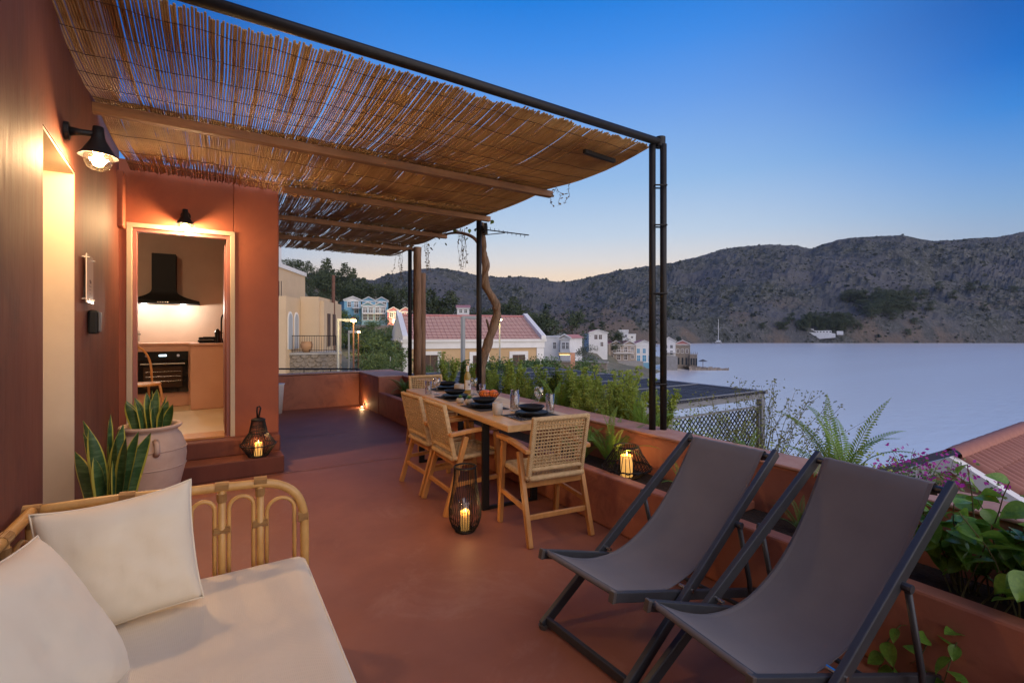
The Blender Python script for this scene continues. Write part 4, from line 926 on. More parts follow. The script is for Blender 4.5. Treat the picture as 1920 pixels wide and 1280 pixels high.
# trailing big-leaf vine in the near planter: every leaf a part
def leaf_mesh(seed):
    r = random.Random(seed); m = MB(); rows = []; n = 8
    for i in range(n+1):
        u = i/n; w = .5*(math.sin(PI*u**.72)**.85)*(1-.12*u)*.72 if 0 < i < n else .002; z = -.22*u*u+.05*u
        rows.append([(u, w*k, z+.16*abs(w*k)*1.3-.02*(1-abs(k))+.012*math.sin(u*9+k*3+seed)) for k in (-1, -.5, 0, .5, 1)])
    return m.grid(rows).mesh('leaf', vine_m, True)
LM = [leaf_mesh(i) for i in range(4)]
vn = thing('trailing_vine', 'glossy broad leaved vine spilling over the planter beside the front deck chair', 'vine', (2.7, .7, .33))
rv = random.Random(5); stems = []
for s in range(88):
    up = s < 56
    a = rv.uniform(0, 2*PI); p = Vector((rv.uniform(-.10, .12), rv.uniform(-.5, .06), .0)); pts = [p.copy()]; ln = rv.uniform(.3, .58) if up else rv.uniform(.3, .55)
    d = Vector((rv.uniform(-.25, .3), rv.uniform(-.5, .3), 1)) if up else Vector((-1, rv.uniform(-.3, .9), .25)); d.normalize()
    for i in range(8):
        d = (d+Vector((-.05 if up else -.0, rv.uniform(-.12, .12), -.06 if up else -.34))).normalized()
        if not up and p.x < -.27: d = (Vector((-.02, d.y*1.1, d.z))).normalized()
        p = p+d*ln/8; pts.append(p.copy())
        if i >= (2 if up else 2):
            L_ = rv.uniform(.07, .125) if up else rv.uniform(.06, .10); az = rv.uniform(0, 2*PI) if up else rv.uniform(PI*.6, PI*1.4)
            link('leaf', LM[rv.randrange(4)], vn, p, (rv.uniform(-.8, .8), rv.uniform(-.5, .9), az), (L_, L_*rv.uniform(.85, 1.1), L_))
    stems.append(pts)
for pts in stems: MB().tube(pts, [.0035-.0002*i for i in range(len(pts))], 5).build('stem', stem_m, vn)
# ================================================================== neighbour's pergola below, lattice, and tiled roof
grey_w = mat('grey_timber', (.24, .25, .27), (.17, .18, .20), rough=.7, scale=8, stretch=(.4, 2, 2), bump=.4, bscale=20, bdist=.005)
dark_reed = mat('dark_reed', (.10, .10, .11), (.06, .06, .068), rough=.7, scale=5, stretch=(.2, 3, 1), c3=(.09, .088, .09))
np_ = thing('neighbour_pergola', 'flat grey pergola below the terrace covered with dark reeds', 'pergola', (8, 9, -2.6))
NX0, NX1, NY0, NY1 = 4.9, 11.1, 6.42, 15.5
m = MB(); x = NX0
while x < NX1:
    w = rnd.uniform(.018, .03); m.box(x, x+w, NY0+rnd.uniform(0, .08), NY1, -.02+rnd.uniform(-.006, .006), .004+rnd.uniform(-.004, .008)); x += w+.006
o = local(m, np_, 'reed_cover', dark_reed); o['kind'] = 'stuff'
for y in (6.55, 8.3, 10.1, 11.9, 13.7, 15.3):
    local(MB().box(NX0, NX1+.06, y-.05, y+.05, -.16, -.035), np_, 'beam', grey_w, bevel=.01); local(MB().box(NX0, NX1, y-.02, y+.02, .014, .034), np_, 'batten', grey_w)
for y in (6.5, 10.1, 13.7):
    for x in (7.75, 11.0): local(MB().box(x-.07, x+.07, y-.06, y+.08, -2.6, -.161), np_, 'post', grey_w, bevel=.01)
local(MB().box(NX1-.04, NX1+.07, NY0, NY1, -.034, .03), np_, 'edge_board', grey_w, bevel=.006)
lat = thing('lattice_panel', 'dark diamond lattice panel under the neighbour pergola', 'lattice', (9.4, 6.5, -1.6))
m1 = MB(); lx0, lx1, lz0, lz1 = 7.85, 10.9, -2.0, -.33
def clip(x0, z0, dx, dz):
    ts = []
    t0, t1 = -1e9, 1e9
    for p, d, a, b in ((x0, dx, lx0, lx1), (z0, dz, lz0, lz1)):
        ta, tb_ = (a-p)/d, (b-p)/d; t0 = max(t0, min(ta, tb_)); t1 = min(t1, max(ta, tb_))
    return (t0, t1) if t1-t0 > .03 else None
for sgn, yy in ((1, 6.50), (-1, 6.513)):
    c0 = lx0-2
    while c0 < lx1+2:
        q = clip(c0, (lz0+lz1)/2, 1, sgn)
        if q: local(MB().bar((c0+q[0], yy, (lz0+lz1)/2+sgn*q[0]), (c0+q[1], yy, (lz0+lz1)/2+sgn*q[1]), .012, .022, (0, 1, 0)), lat, 'slat', black_m)
        c0 += .135
for p, q in (((lx0, 6.5, lz1), (lx1, 6.5, lz1)), ((lx0, 6.5, lz0), (lx1, 6.5, lz0)), ((lx0, 6.5, lz0), (lx0, 6.5, lz1)), ((lx1, 6.5, lz0), (lx1, 6.5, lz1))): local(MB().bar(p, q, .04, .04, (0, 1, 0)), lat, 'frame', grey_w)
tile_m = mat('clay_tile', (.36, .15, .105), (.26, .10, .075), rough=.75, scale=3, bump=.3, bscale=20, c3=(.40, .18, .12), bdist=.006)
nh = thing('tiled_roof_house', 'neighbour house with a white gable and red clay tiled roof', 'house', (9.12, 2.56, -6))
AX, AY, AZ = 9.12, 2.56, -.39; RUN = 3.0; SL = .577
def gz(dy): return AZ-abs(dy)*SL
Mx = Matrix(((0, 0, 1, AX), (1, 0, 0, AY), (0, 1, 0, 0), (0, 0, 0, 1)))
local(MB().prism([(-2.7, -7), (2.7, -7), (2.7, AZ-2.7*SL-.18), (0, AZ-.18), (-2.7, AZ-2.7*SL-.18)], .12, 6, Mx), nh, 'wall', cap_m)
for s in (1, -1):
    local(MB().prism([(0, AZ), (s*RUN, gz(RUN)), (s*RUN, gz(RUN)-.20), (0, AZ-.20)], 0, .2, Mx), nh, 'verge_board', white_m)
    local(MB().prism([(0, AZ-.03), (s*RUN, gz(RUN)-.03), (s*RUN, gz(RUN)-.12), (0, AZ-.12)], .2, 6, Mx), nh, 'roof_deck', mat('tile_gap_shade', (.09, .04, .03), rough=.9))  # deck colour darkened to put shade between the tiles
local(MB().box(AX-.01, AX+.11, AY+.25, AY+.30, -4, AZ-.35), nh, 'drain_pipe', grey_w)
local(MB().box(AX+.05, AX+.115, AY+.45, AY+1.1, -3, -1.05), nh, 'window', white_m)
ang = math.atan(SL); LEN = RUN/math.cos(ang)
tile = MB(); rows = []
for (u, r) in ((0, .075), (.36, .088)): rows.append([(r*math.cos(a), -u, r*math.sin(a)*1.15) for a in [PI*i/6 for i in range(7)]])
tile.grid(rows); tile.grid([[(p[0]*.9, p[1], p[2]*.86) for p in rw] for rw in rows][::-1]); tme = tile.mesh('roof_tile', tile_m, True)
ntile = 0
for i in range(18):
    for j in range(9):
        y = j*.335; x = AX+.30+i*.185
        o = link('roof_tile', tme, nh, None, (ang, 0, 0)); o.matrix_parent_inverse = Matrix.Translation(nh.location).inverted()
        o.location = (x+rnd.uniform(-.006, .006), AY-.06-y*math.cos(ang), AZ-.03-(.06+y*math.cos(ang))*SL+.012+rnd.uniform(0, .008)); ntile += 1
rt = MB(); rows = []
for (u, r) in ((0, .12), (.42, .135)): rows.append([(u, r*math.cos(a), r*math.sin(a)*.9) for a in [PI*i/8 for i in range(9)]])
rt.grid(rows); rme = rt.mesh('ridge_tile', tile_m, True)
for i in range(10):
    o = link('ridge_tile', rme, nh); o.matrix_parent_inverse = Matrix.Translation(nh.location).inverted(); o.location = (AX+.12+i*.38, AY, AZ+.0)
# ================================================================== land, sea, mountain
SEA = HC-10.5
PXS = [-900, 300, 540, 640, 760, 900, 1000, 1100, 1180, 1320, 1420, 1600, 3000]
DS = [2, 12, 25, 40, 70, 100, 130, 160, 220, 330, 480]
HT = [[-3.5]*13,
      [-3.5, -3.5, -3, -3.2, -3.5, -4, -4, -4.3, -4.5, -5, -5.5, -6, -8],
      [-2.5, -2.5, -2.2, -3.5, -4, -4.5, -5, -5.5, -6, -7.5, -9, -11, -13],
      [-1, -1, -1, -3, -4, -4.5, -4.8, -5.3, -7, -12, -13, -14, -15],
      [6, 5, 4, 0, -2, -3, -3.5, -4.5, -7.5, -13, -14, -15, -15],
      [14, 14, 12, 2.2, 2, 0, -2, -3.5, -7.4, -13, -15, -15, -15],
      [20, 20, 17, 11, 8, 4, 0, -3, -7.6, -12, -15, -15, -15],
      [24, 24, 21, 17, 12, 6, 2, -1, -7, -13, -15, -15, -15],
      [24, 24, 20, 14, 9, 5, 2, -1, -7, -14, -15, -15, -15],
      [18, 18, 14, 8, 6, 2, 0, -3, -8, -15, -15, -15, -15],
      [10, 10, 8, 4, 2, 0, -2, -6, -12, -15, -15, -15, -15]]
def interp(xs, x):
    if x <= xs[0]: return 0, 0.0
    for i in range(len(xs)-1):
        if x <= xs[i+1]: return i, (x-xs[i])/(xs[i+1]-xs[i])
    return len(xs)-2, 1.0
def ground(px, d):
    i, t = interp(PXS, px); j, u = interp(DS, d); t = t*t*(3-2*t)
    return (HT[j][i]*(1-t)+HT[j][i+1]*t)*(1-u)+(HT[j+1][i]*(1-t)+HT[j+1][i+1]*t)*u
soilrock = mat('hillside', (.22, .19, .13), (.12, .125, .07), rough=.95, scale=.35, bump=1, bscale=1.2, c3=(.20, .18, .15), bdist=.6)
m = MB(); rows = []
ds = [2, 5, 8, 12, 16, 20, 25, 30, 35, 40, 46, 52, 60, 70, 80, 90, 100, 108, 116, 124, 132, 140, 150, 160, 175, 190, 205, 220, 250, 280, 310, 330, 370, 420, 480]
for d in ds:
    rows.append([W(p, d, ground(p, d)+(min(d, 160)*.012)*fbm(p*.02, d*.08)) for p in list(range(-900, 3001, 20))])
tag(m.grid(rows).build('terrain', soilrock, smooth=True), kind='structure')
# sea
wm = bpy.data.materials.new('sea_water'); wm.use_nodes = True; wn = wm.node_tree.nodes; wl = wm.node_tree.links; wbs = wn['Principled BSDF']
wbs.inputs['Base Color'].default_value = (.98, .94, .90, 1); wbs.inputs['Roughness'].default_value = .26; wbs.inputs['IOR'].default_value = 1.33; wbs.inputs['Metallic'].default_value = .42
wtc = wn.new('ShaderNodeTexCoord'); wmp = wn.new('ShaderNodeMapping'); wmp.inputs['Rotation'].default_value = (0, 0, -YAW); wmp.inputs['Scale'].default_value = (.35, 1, 1); wl.new(wtc.outputs['Object'], wmp.inputs[0])
wz = wn.new('ShaderNodeTexNoise'); wz.inputs['Scale'].default_value = .8; wz.inputs['Detail'].default_value = 6; wz.inputs['Roughness'].default_value = .6; wl.new(wmp.outputs[0], wz.inputs[0])
wbp = wn.new('ShaderNodeBump'); wbp.inputs['Strength'].default_value = 1; wbp.inputs['Distance'].default_value = .14
wlm = wn.new('ShaderNodeMapping'); wlm.inputs['Rotation'].default_value = (0, 0, -YAW-.12); wlm.inputs['Scale'].default_value = (.22, 1.6, 1); wl.new(wtc.outputs['Object'], wlm.inputs[0])
wln = wn.new('ShaderNodeTexNoise'); wln.inputs['Scale'].default_value = .03; wln.inputs['Detail'].default_value = 5; wl.new(wlm.outputs[0], wln.inputs[0])      # wind lanes: ruffled and slick water
wlr = wn.new('ShaderNodeMapRange'); wlr.inputs[1].default_value = .38; wlr.inputs[2].default_value = .62; wlr.inputs[3].default_value = .25; wlr.inputs[4].default_value = 1; wl.new(wln.outputs[0], wlr.inputs[0]); wl.new(wlr.outputs[0], wbp.inputs['Strength'])
wl.new(wz.outputs[0], wbp.inputs['Height']); wl.new(wbp.outputs[0], wbs.inputs['Normal'])
m = MB(); m.grid([[W(p, d, SEA) for p in (-200, 300, 700, 1000, 1500, 2000, 2600)] for d in (5, 30, 100, 300, 700, 1500)]); tag(m.build('sea', wm), kind='structure')
# mountain
mt_m = bpy.data.materials.new('mountain_rock'); mt_m.use_nodes = True; mn = mt_m.node_tree.nodes; ml = mt_m.node_tree.links; mb_ = mn['Principled BSDF']; mb_.inputs['Roughness'].default_value = .95; mb_.inputs['Specular IOR Level'].default_value = .1
mtc = mn.new('ShaderNodeTexCoord')
def mnoise(scale, lo, hi, detail=8, rough=.65):
    z = mn.new('ShaderNodeTexNoise'); z.inputs['Scale'].default_value = scale; z.inputs['Detail'].default_value = detail; z.inputs['Roughness'].default_value = rough; ml.new(mtc.outputs['Object'], z.inputs[0])
    r = mn.new('ShaderNodeMapRange'); r.inputs[1].default_value = lo; r.inputs[2].default_value = hi; ml.new(z.outputs[0], r.inputs[0]); return r.outputs[0], z.outputs[0]
def mmix(f, a, b):
    x = mn.new('ShaderNodeMixRGB'); ml.new(f, x.inputs[0])
    for i, c in ((1, a), (2, b)):
        if isinstance(c, tuple): x.inputs[i].default_value = (*c, 1)
        else: ml.new(c, x.inputs[i])
    return x.outputs[0]
f1, n1 = mnoise(.16, .40, .60); f2, n2 = mnoise(.011, .42, .6); f3, n3 = mnoise(.5, .46, .58, 5)
c1 = mmix(f1, (.052, .058, .048), (.175, .182, .172)); c2 = mmix(f3, c1, (.06, .065, .052)); c3 = mmix(f2, c2, (.125, .125, .13))
msep = mn.new('ShaderNodeSeparateXYZ'); ml.new(mtc.outputs['Object'], msep.inputs[0])
low = mn.new('ShaderNodeMapRange'); low.inputs[1].default_value = 42; low.inputs[2].default_value = 12; ml.new(msep.outputs['Z'], low.inputs[0])
f4, n4 = mnoise(.02, .50, .60); mul = mn.new('ShaderNodeMath'); mul.operation = 'MULTIPLY'; ml.new(low.outputs[0], mul.inputs[0]); ml.new(f4, mul.inputs[1])
ml.new(mmix(mul.outputs[0], c3, (.175, .14, .115)), mb_.inputs['Base Color'])
mbp = mn.new('ShaderNodeBump'); mbp.inputs['Strength'].default_value = 1; mbp.inputs['Distance'].default_value = 5; ml.new(n1, mbp.inputs['Height']); ml.new(mbp.outputs[0], mb_.inputs['Normal'])
CREST = [(-600, 470), (400, 500), (560, 510), (640, 520), (700, 527), (725, 517), (760, 510), (800, 505), (830, 505), (860, 510), (900, 518), (940, 522), (975, 519), (1000, 521), (1030, 527), (1056, 530), (1100, 522), (1130, 515), (1160, 508), (1200, 502), (1240, 498), (1285, 488), (1320, 479), (1350, 469), (1390, 463), (1440, 460), (1490, 461), (1520, 466), (1545, 457), (1590, 446), (1640, 443), (1690, 441), (1720, 447), (1750, 452), (1790, 450), (1830, 446), (1880, 444), (1905, 438), (1930, 434), (2000, 436), (2200, 450), (2600, 470)]
def crest(px):
    for (a, ya), (b, yb) in zip(CREST, CREST[1:]):
        if px <= b: return ya+(yb-ya)*(px-a)/(b-a)
    return CREST[-1][1]
def shore(px): return 411 if px > 1330 else 411-max(0, min(1, (1330-px)/200))*70
def crest_d(px): return 900+120*math.sin(px*.006)
def mz(p, s):
    """depth and height of the far slope in column p at fraction s from the shore (0) to the crest (1)"""
    d0 = shore(p); d1 = crest_d(p); zc = HC-(crest(p)-620)/FOC*d1; d = d0+(d1-d0)*s
    prof = min(1.0, .10*min(1, s/.03)+.90*(s**1.15+.16*math.sin(PI*s))); z = SEA-3+(zc-SEA+3)*prof
    q = W(p, d); k = min(1, s*9); top_ = 1 if s < .9 else max(.2, 1-(s-.9)*8)
    big = fbm(q.x*.006, q.y*.006, 1, 6)*18*math.sin(PI*min(1, s*.98))**.7; gul = -abs(fbm(q.x*.016, q.y*.016, 4, 5))*13*math.sin(PI*min(1, s))**.6; fine = fbm(q.x*.07, q.y*.07, 2, 5)*4.0*k
    z += (big+gul+fine)*top_+3*math.sin(PI*min(1, s))
    return d, min(z, HC-(crest(p)-620)/FOC*d+fbm(q.x*.06, q.y*.06, 2, 6)*2.6)
m = MB(); rows = []; NR = 100
pxs = [560+i*2.6 for i in range(int((2120-560)/2.6)+1)]
for k in range(NR+1):
    s_ = k/NR/.88; row = []
    for p in pxs:
        if s_ <= 1: d, z = mz(p, s_)
        else: d = crest_d(p)+(s_-1)*700; z = HC-(crest(p)-620)/FOC*crest_d(p)-(s_-1)*500
        row.append(W(p, d, z))
    rows.append(row)
tag(m.grid(rows).build('mountain', mt_m), kind='structure')
# scrub scattered over the slope: small tufts, too many to count
scrub_m = mat('mountain_scrub', (.05, .06, .035), (.028, .036, .024), rough=.9, scale=.05)
scr = MB(); rs = random.Random(8)
for i in range(9500):
    p = rs.uniform(600, 2100); s_ = rs.random()**1.25*.97
    if fbm(p*.012, s_*5, 9) < -.25: continue
    d, z = mz(p, s_); c_ = W(p, d, z); r = rs.uniform(.35, 1.25)*(2.2 if rs.random() < .06 else 1)
    for q in range(5):
        a = rs.uniform(0, PI); e = Vector((math.cos(a), math.sin(a), 0))*r*rs.uniform(.6, 1.1); o_ = c_+Vector((rs.uniform(-.5, .5), rs.uniform(-.5, .5), 0))*r
        scr.quad(o_-e, o_-e*.6+Vector((0, 0, r*rs.uniform(.7, 1.2))), o_+e*.6+Vector((0, 0, r*rs.uniform(.7, 1.2))), o_+e)
tag(scr.build('mountain_scrub', scrub_m), 'low dark scrub dotted all over the far mountainside', 'scrub', kind='stuff')
# ================================================================== trees
pine_m = mat('pine_needles', (.075, .10, .04), (.04, .058, .025), rough=.7, scale=.8, transl=.1, c3=(.11, .13, .05))
cyp_m = mat('cypress_green', (.05, .075, .035), (.03, .05, .025), rough=.7, scale=.8)
bush_m = mat('bush_leaves', (.13, .19, .05), (.07, .11, .03), rough=.6, scale=.9, transl=.15, c3=(.2, .26, .07))
olive_m = mat('olive_leaves', (.11, .13, .085), (.07, .085, .05), rough=.6, scale=.8)
trunk_m = mat('tree_bark', (.10, .07, .045), (.06, .042, .03), rough=.9, scale=3, bump=.5, bscale=8, bdist=.03)
def crown_mesh(kind, seed, m_, n=1500, leaf=.075):
    """unit crown: about one metre tall, base at z = 0"""
    r = random.Random(seed); m = MB(); cl = []
    if kind == 'round':
        for i in range(26):
            a = r.uniform(0, 2*PI); q = .40*r.random()**.5; z = r.uniform(.12, .86); q *= math.sin(PI*min(.97, max(.12, z*.95)))**.6
            cl.append((Vector((q*math.cos(a), q*math.sin(a), z)), r.uniform(.09, .17)))
    elif kind == 'pine':
        for i in range(34):
            z = .16+.84*(i/34)**.95; q = .34*(1-z)**.75*r.uniform(.35, 1.1)+.02; a = i*2.4+r.uniform(-.4, .4)
            cl.append((Vector((q*math.cos(a), q*math.sin(a), z)), .05+.085*(1-z)*r.uniform(.6, 1.3)))
    elif kind == 'cypress':
        for i in range(28):
            z = .04+.94*i/28; q = .07*math.sin(PI*min(.98, z*.8+.12))*r.uniform(.2, 1.2); a = r.uniform(0, 6.3)
            cl.append((Vector((q*math.cos(a), q*math.sin(a), z)), .035+.06*(1-z)))
    wsum = sum(c[1]**2 for c in cl)
    for c, rad in cl:
        for k in range(int(n*rad*rad/wsum)+3):
            v = Vector((r.gauss(0, 1), r.gauss(0, 1), r.gauss(0, .8))); v.normalize(); p = c+v*rad*r.uniform(.45, 1.1)
            e = Vector((r.uniform(-1, 1), r.uniform(-1, 1), r.uniform(-.5, .7))).normalized(); w = e.orthogonal().normalized(); w = (w*math.cos(r.uniform(0, 6))+e.cross(w)*math.sin(r.uniform(0, 6))); s = leaf*r.uniform(.5, 1.2)
            m.quad(p-e*s*.5, p+w*s*.3, p+e*s*.5, p-w*s*.3)
    return m.mesh('crown', m_)
def trunk_mesh(h, r0, seed):
    r = random.Random(seed); m = MB(); pts = [Vector((0, 0, -.12))]
    for i in range(6): pts.append(pts[-1]+Vector((r.uniform(-.02, .02), r.uniform(-.02, .02), (h+.12)/6)))
    m.tube(pts, [r0*(1.2-.15*i) for i in range(7)], 7)
    for k in range(5):
        a = r.uniform(0, 6.3); b = pts[3+k % 3]; m.tube([b, b+Vector((.12*math.cos(a), .12*math.sin(a), .10)), b+Vector((.24*math.cos(a), .24*math.sin(a), .22))], [r0*.5, r0*.35, r0*.15], 5)
    return m.mesh('trunk', trunk_m)
CR = {'pine': [crown_mesh('pine', i, pine_m, 2600, .05) for i in range(3)], 'round': [crown_mesh('round', 10+i, bush_m, 3200, .045) for i in range(3)],
      'dark': [crown_mesh('round', 20+i, pine_m, 2600, .05) for i in range(2)], 'cypress': [crown_mesh('cypress', 30, cyp_m, 1500, .04)], 'olive': [crown_mesh('round', 40, olive_m, 3000, .04)],
      'leafy': [crown_mesh('round', 50+i, shrub_m, 5200, .034) for i in range(2)]}
TR = [trunk_mesh(.55, .022, i) for i in range(2)]
def tree(kind, px, d, top_py, h, label, cat='tree', group=None, wide=1.0, z=None, name=None):
    """a tree of height h whose top reaches the height seen at top_py"""
    zt = HC-(top_py-620)/FOC*d; base = zt-h
    t = thing(name or {'pine': 'pine_tree', 'cypress': 'cypress_tree', 'olive': 'olive_tree'}.get(kind, 'broadleaf_tree'), label, cat, W(px, d, base), rnd.uniform(0, 6), group, (h*wide, h*wide, h))
    link('crown', rnd.choice(CR[kind]), t); link('trunk', rnd.choice(TR), t); return t
ORD = []
def number(lst):
    for i, (px, t) in enumerate(sorted(lst, key=lambda q: q[0])): t['label'] = t['label']+', '+ordinal(i+1)+' from the left'
    lst.clear()
HILL = 'dark pine on the wooded hill'
for px, d, ty, h, k, w in ((545, 120, 484, 7, 'dark', 1), (562, 122, 487, 9, 'pine', 1), (578, 118, 489, 7, 'pine', 1), (596, 130, 500, 8, 'dark', 1.2), (612, 128, 484, 12, 'pine', 1.1), (606, 110, 505, 9, 'dark', 1.3), (628, 130, 500, 9, 'dark', 1.2), (646, 130, 494, 11, 'pine', 1.2), (661, 126, 503, 10, 'pine', 1.2),
                           (640, 112, 522, 9, 'dark', 1.4), (662, 108, 530, 8, 'dark', 1.4), (680, 118, 521, 9, 'pine', 1.3), (695, 115, 528, 9, 'dark', 1.3), (712, 112, 533, 8, 'dark', 1.3), (728, 112, 529, 8, 'pine', 1.4), (745, 110, 533, 8, 'dark', 1.3), (762, 112, 538, 8, 'dark', 1.3), (592, 100, 545, 6, 'dark', 1.3), (618, 100, 550, 6, 'dark', 1.3), (570, 105, 520, 5, 'dark', 1.2)):
    ORD.append((px, tree(k, px, d, ty, h, HILL, group='pines on the wooded hill')))
number(ORD)
MIDT = 'dark tree behind the red tiled house'
for px, d, ty, h, k, w in ((808, 105, 542, 9, 'pine', 1.3), (826, 100, 552, 8, 'dark', 1.3), (845, 102, 545, 9, 'pine', 1.3), (880, 95, 575, 6, 'dark', 1.3), (900, 92, 578, 6, 'dark', 1.3), (918, 90, 580, 6, 'round', 1.2), (944, 90, 566, 6.5, 'dark', 1.2), (790, 100, 545, 9, 'dark', 1.2)):
    ORD.append((px, tree(k, px, d, ty, h, MIDT, group='trees behind the tiled house', wide=w)))
number(ORD)
tree('pine', 963, 80, 556, 7, 'tall pointed conifer above the ridge of the red tiled house', wide=1.2)
tree('dark', 985, 78, 578, 6, 'rounded dark tree at the right of the tiled house ridge', wide=1.2)
tree('cypress', 1026, 74, 568, 7.5, 'tall dark cypress right of the red tiled house', wide=2.2)
tree('dark', 1010, 72, 585, 6, 'low dark tree at the foot of the cypress', wide=1.2)
tree('dark', 1073, 82, 578, 7, 'round topped pine standing alone behind the small white house', wide=.95)
tree('pine', 1111, 118, 606, 6, 'small conifer left of the white two storey house', wide=1)
tree('cypress', 1129, 130, 600, 8, 'slim dark cypress behind the white two storey house', wide=1.8)
tree('dark', 1150, 128, 617, 6, 'dark tree right of the white two storey house', wide=1.1)
tree('dark', 1164, 130, 622, 5, 'low dark tree above the beige waterfront house', wide=1.1)
tree('olive', 1103, 60, 643, 3.2, 'grey olive tree beside the retaining wall', wide=1.25)
BUSH = 'green garden tree near the lane lamps'
for px, d, ty, h, w in ((706, 30, 628, 3, 1.1), (728, 34, 622, 3.5, 1.2), (690, 44, 612, 4, 1.1), (742, 40, 633, 3.2, 1.1), (715, 46, 610, 4, 1.2), (648, 62, 585, 5, 1.2), (626, 60, 575, 5, 1.2), (612, 55, 600, 4, 1.1), (735, 60, 592, 4, 1.3), (700, 66, 596, 4, 1.3), (770, 70, 600, 3, 1.3), (725, 25, 655, 2.2, 1.1)):
    ORD.append((px, tree('round', px, d, ty, h, BUSH, group='garden trees left of the tiled house', wide=w)))
number(ORD)
SHR = 'dense shrub on the bank below the tiled house'
for px, d, ty, h, w in ((840, 17, 672, 2.2, 1.2), (870, 19, 664, 2.4, 1.2), (905, 20, 668, 2.4, 1.3), (940, 18, 664, 2.3, 1.3), (975, 20, 666, 2.4, 1.3), (1008, 21, 665, 2.4, 1.3), (1040, 20, 664, 2.4, 1.3), (1072, 22, 668, 2.6, 1.3), (1102, 21, 676, 2.4, 1.3), (1125, 20, 684, 2.3, 1.2), (1010, 15, 684, 2, 1.2), (1060, 15, 690, 2, 1.2), (950, 14, 690, 1.8, 1.2), (900, 14, 690, 1.8, 1.2), (820, 22, 668, 2.2, 1.1), (1088, 16, 700, 2, 1.2)):
    ORD.append((px, tree('leafy', px, d, ty, h, SHR, 'shrub', 'shrubs below the tiled house', w, name='dense_shrub')))
number(ORD)
# mountain trees
FAR = 'lone dark tree dotted on the bare far mountainside'
rf = random.Random(3)
def far_tree(px, py, h, FAR=FAR):
    best = None                                                            # stands on the slope
    for k_ in range(2, 150):
        d, z = mz(px, k_/160)
        if 620+(HC-z)/d*FOC <= py: best = (d, z); break
    if not best: return
    d, z = best
    t = thing('hillside_tree', FAR, 'tree', W(px, d, z-.08*h), rf.uniform(0, 6), 'trees on the far mountainside', (h*1.35, h*1.35, h)); link('crown', rf.choice(CR['dark']), t); link('trunk', TR[0], t)
for i in range(46): far_tree(rf.gauss(1660, 26), rf.gauss(578, 9), rf.uniform(8, 15), 'dark tree in the big clump halfway up the far mountainside')
for i in range(30): far_tree(rf.gauss(1545, 26), rf.gauss(617, 7), rf.uniform(6, 12), 'dark tree in the clump behind the white chapel across the water')
for px, py in ((1477, 612), (1470, 618), (1484, 607), (1462, 625), (1594, 560), (1733, 555), (1727, 565), (1744, 582), (1786, 561), (1845, 583), (1820, 546), (1700, 548), (1715, 612), (1702, 630), (1430, 622), (1252, 590), (1112, 540), (1600, 625), (1612, 618), (1590, 600), (1760, 545), (1900, 548), (1850, 547)): far_tree(px, py, rf.uniform(6, 10))
# ================================================================== buildings and street things
ochre_m = mat('ochre_wall', (.56, .38, .20), (.50, .33, .17), rough=.8, scale=.8, c3=(.60, .44, .27))
cream_w = mat('cream_wall', (.62, .46, .29), (.57, .42, .26), rough=.8, scale=.8)
beige_w = mat('beige_wall', (.42, .34, .27), (.36, .29, .23), rough=.85, scale=.6)
blue_w = mat('blue_wall', (.20, .42, .55), (.17, .37, .49), rough=.8, scale=.6)
aqua_w = mat('aqua_wall', (.30, .48, .50), (.26, .43, .46), rough=.8, scale=.6)
pink_w = mat('pink_wall', (.56, .24, .27), (.50, .21, .24), rough=.8, scale=.6)
stone_w = mat('stone_wall', (.30, .25, .20), (.20, .165, .13), rough=.9, scale=1.5, bump=.6, bscale=5, bdist=.08)
redroof = mat('red_roof', (.52, .225, .20), (.40, .165, .15), rough=.8, scale=.9)
brown_d = mat('brown_door', (.085, .042, .025), (.06, .03, .02), rough=.6, scale=3)
dark_gl = mat('dark_pane', (.025, .03, .035), rough=.1)
blue_d = mat('blue_shutter', (.05, .30, .50), rough=.6)
lit_gl = emit('lit_window', (1, .62, .25), 2.2)
concrete = mat('concrete', (.36, .34, .32), (.28, .27, .25), rough=.9, scale=1.2)
pole_m = mat('lamp_pole', (.30, .31, .30), rough=.5); rust_m = mat('rusty_pole', (.16, .07, .045), (.11, .05, .03), rough=.7, scale=4)
lamp_m = emit('street_lamp', (1, .72, .25), 40)
def frame_of(px, d, py_base, turn=0, z=None):
    return W(px, d, z, py_base), heading(px)+turn
def openings(t, lst, y, m_frame=white_m, m_pane=dark_gl, fr=.09, shut=None):
    """windows on the local front (facing -y) as frame + pane"""
    for (x, z, w, h) in lst:
        wn_ = MB()
        for a in (((x-w/2-fr, x-w/2), (z-fr, z+h+fr)), ((x+w/2, x+w/2+fr), (z-fr, z+h+fr)), ((x-w/2, x+w/2), (z+h, z+h+fr)), ((x-w/2, x+w/2), (z-fr, z))): wn_.box(a[0][0], a[0][1], y-.05, y+.02, a[1][0], a[1][1])
        f_ = wn_.build('window', m_frame, t); MB().box(x-w/2, x+w/2, y-.012, y+.015, z, z+h).build('pane', m_pane, f_)
        MB().box(x-.025, x+.025, y-.03, y-.013, z, z+h).build('mullion', m_frame, f_)
        MB().box(x-w/2, x+w/2, y-.028, y-.013, z+h*.55, z+h*.55+.05).build('transom', m_frame, f_)
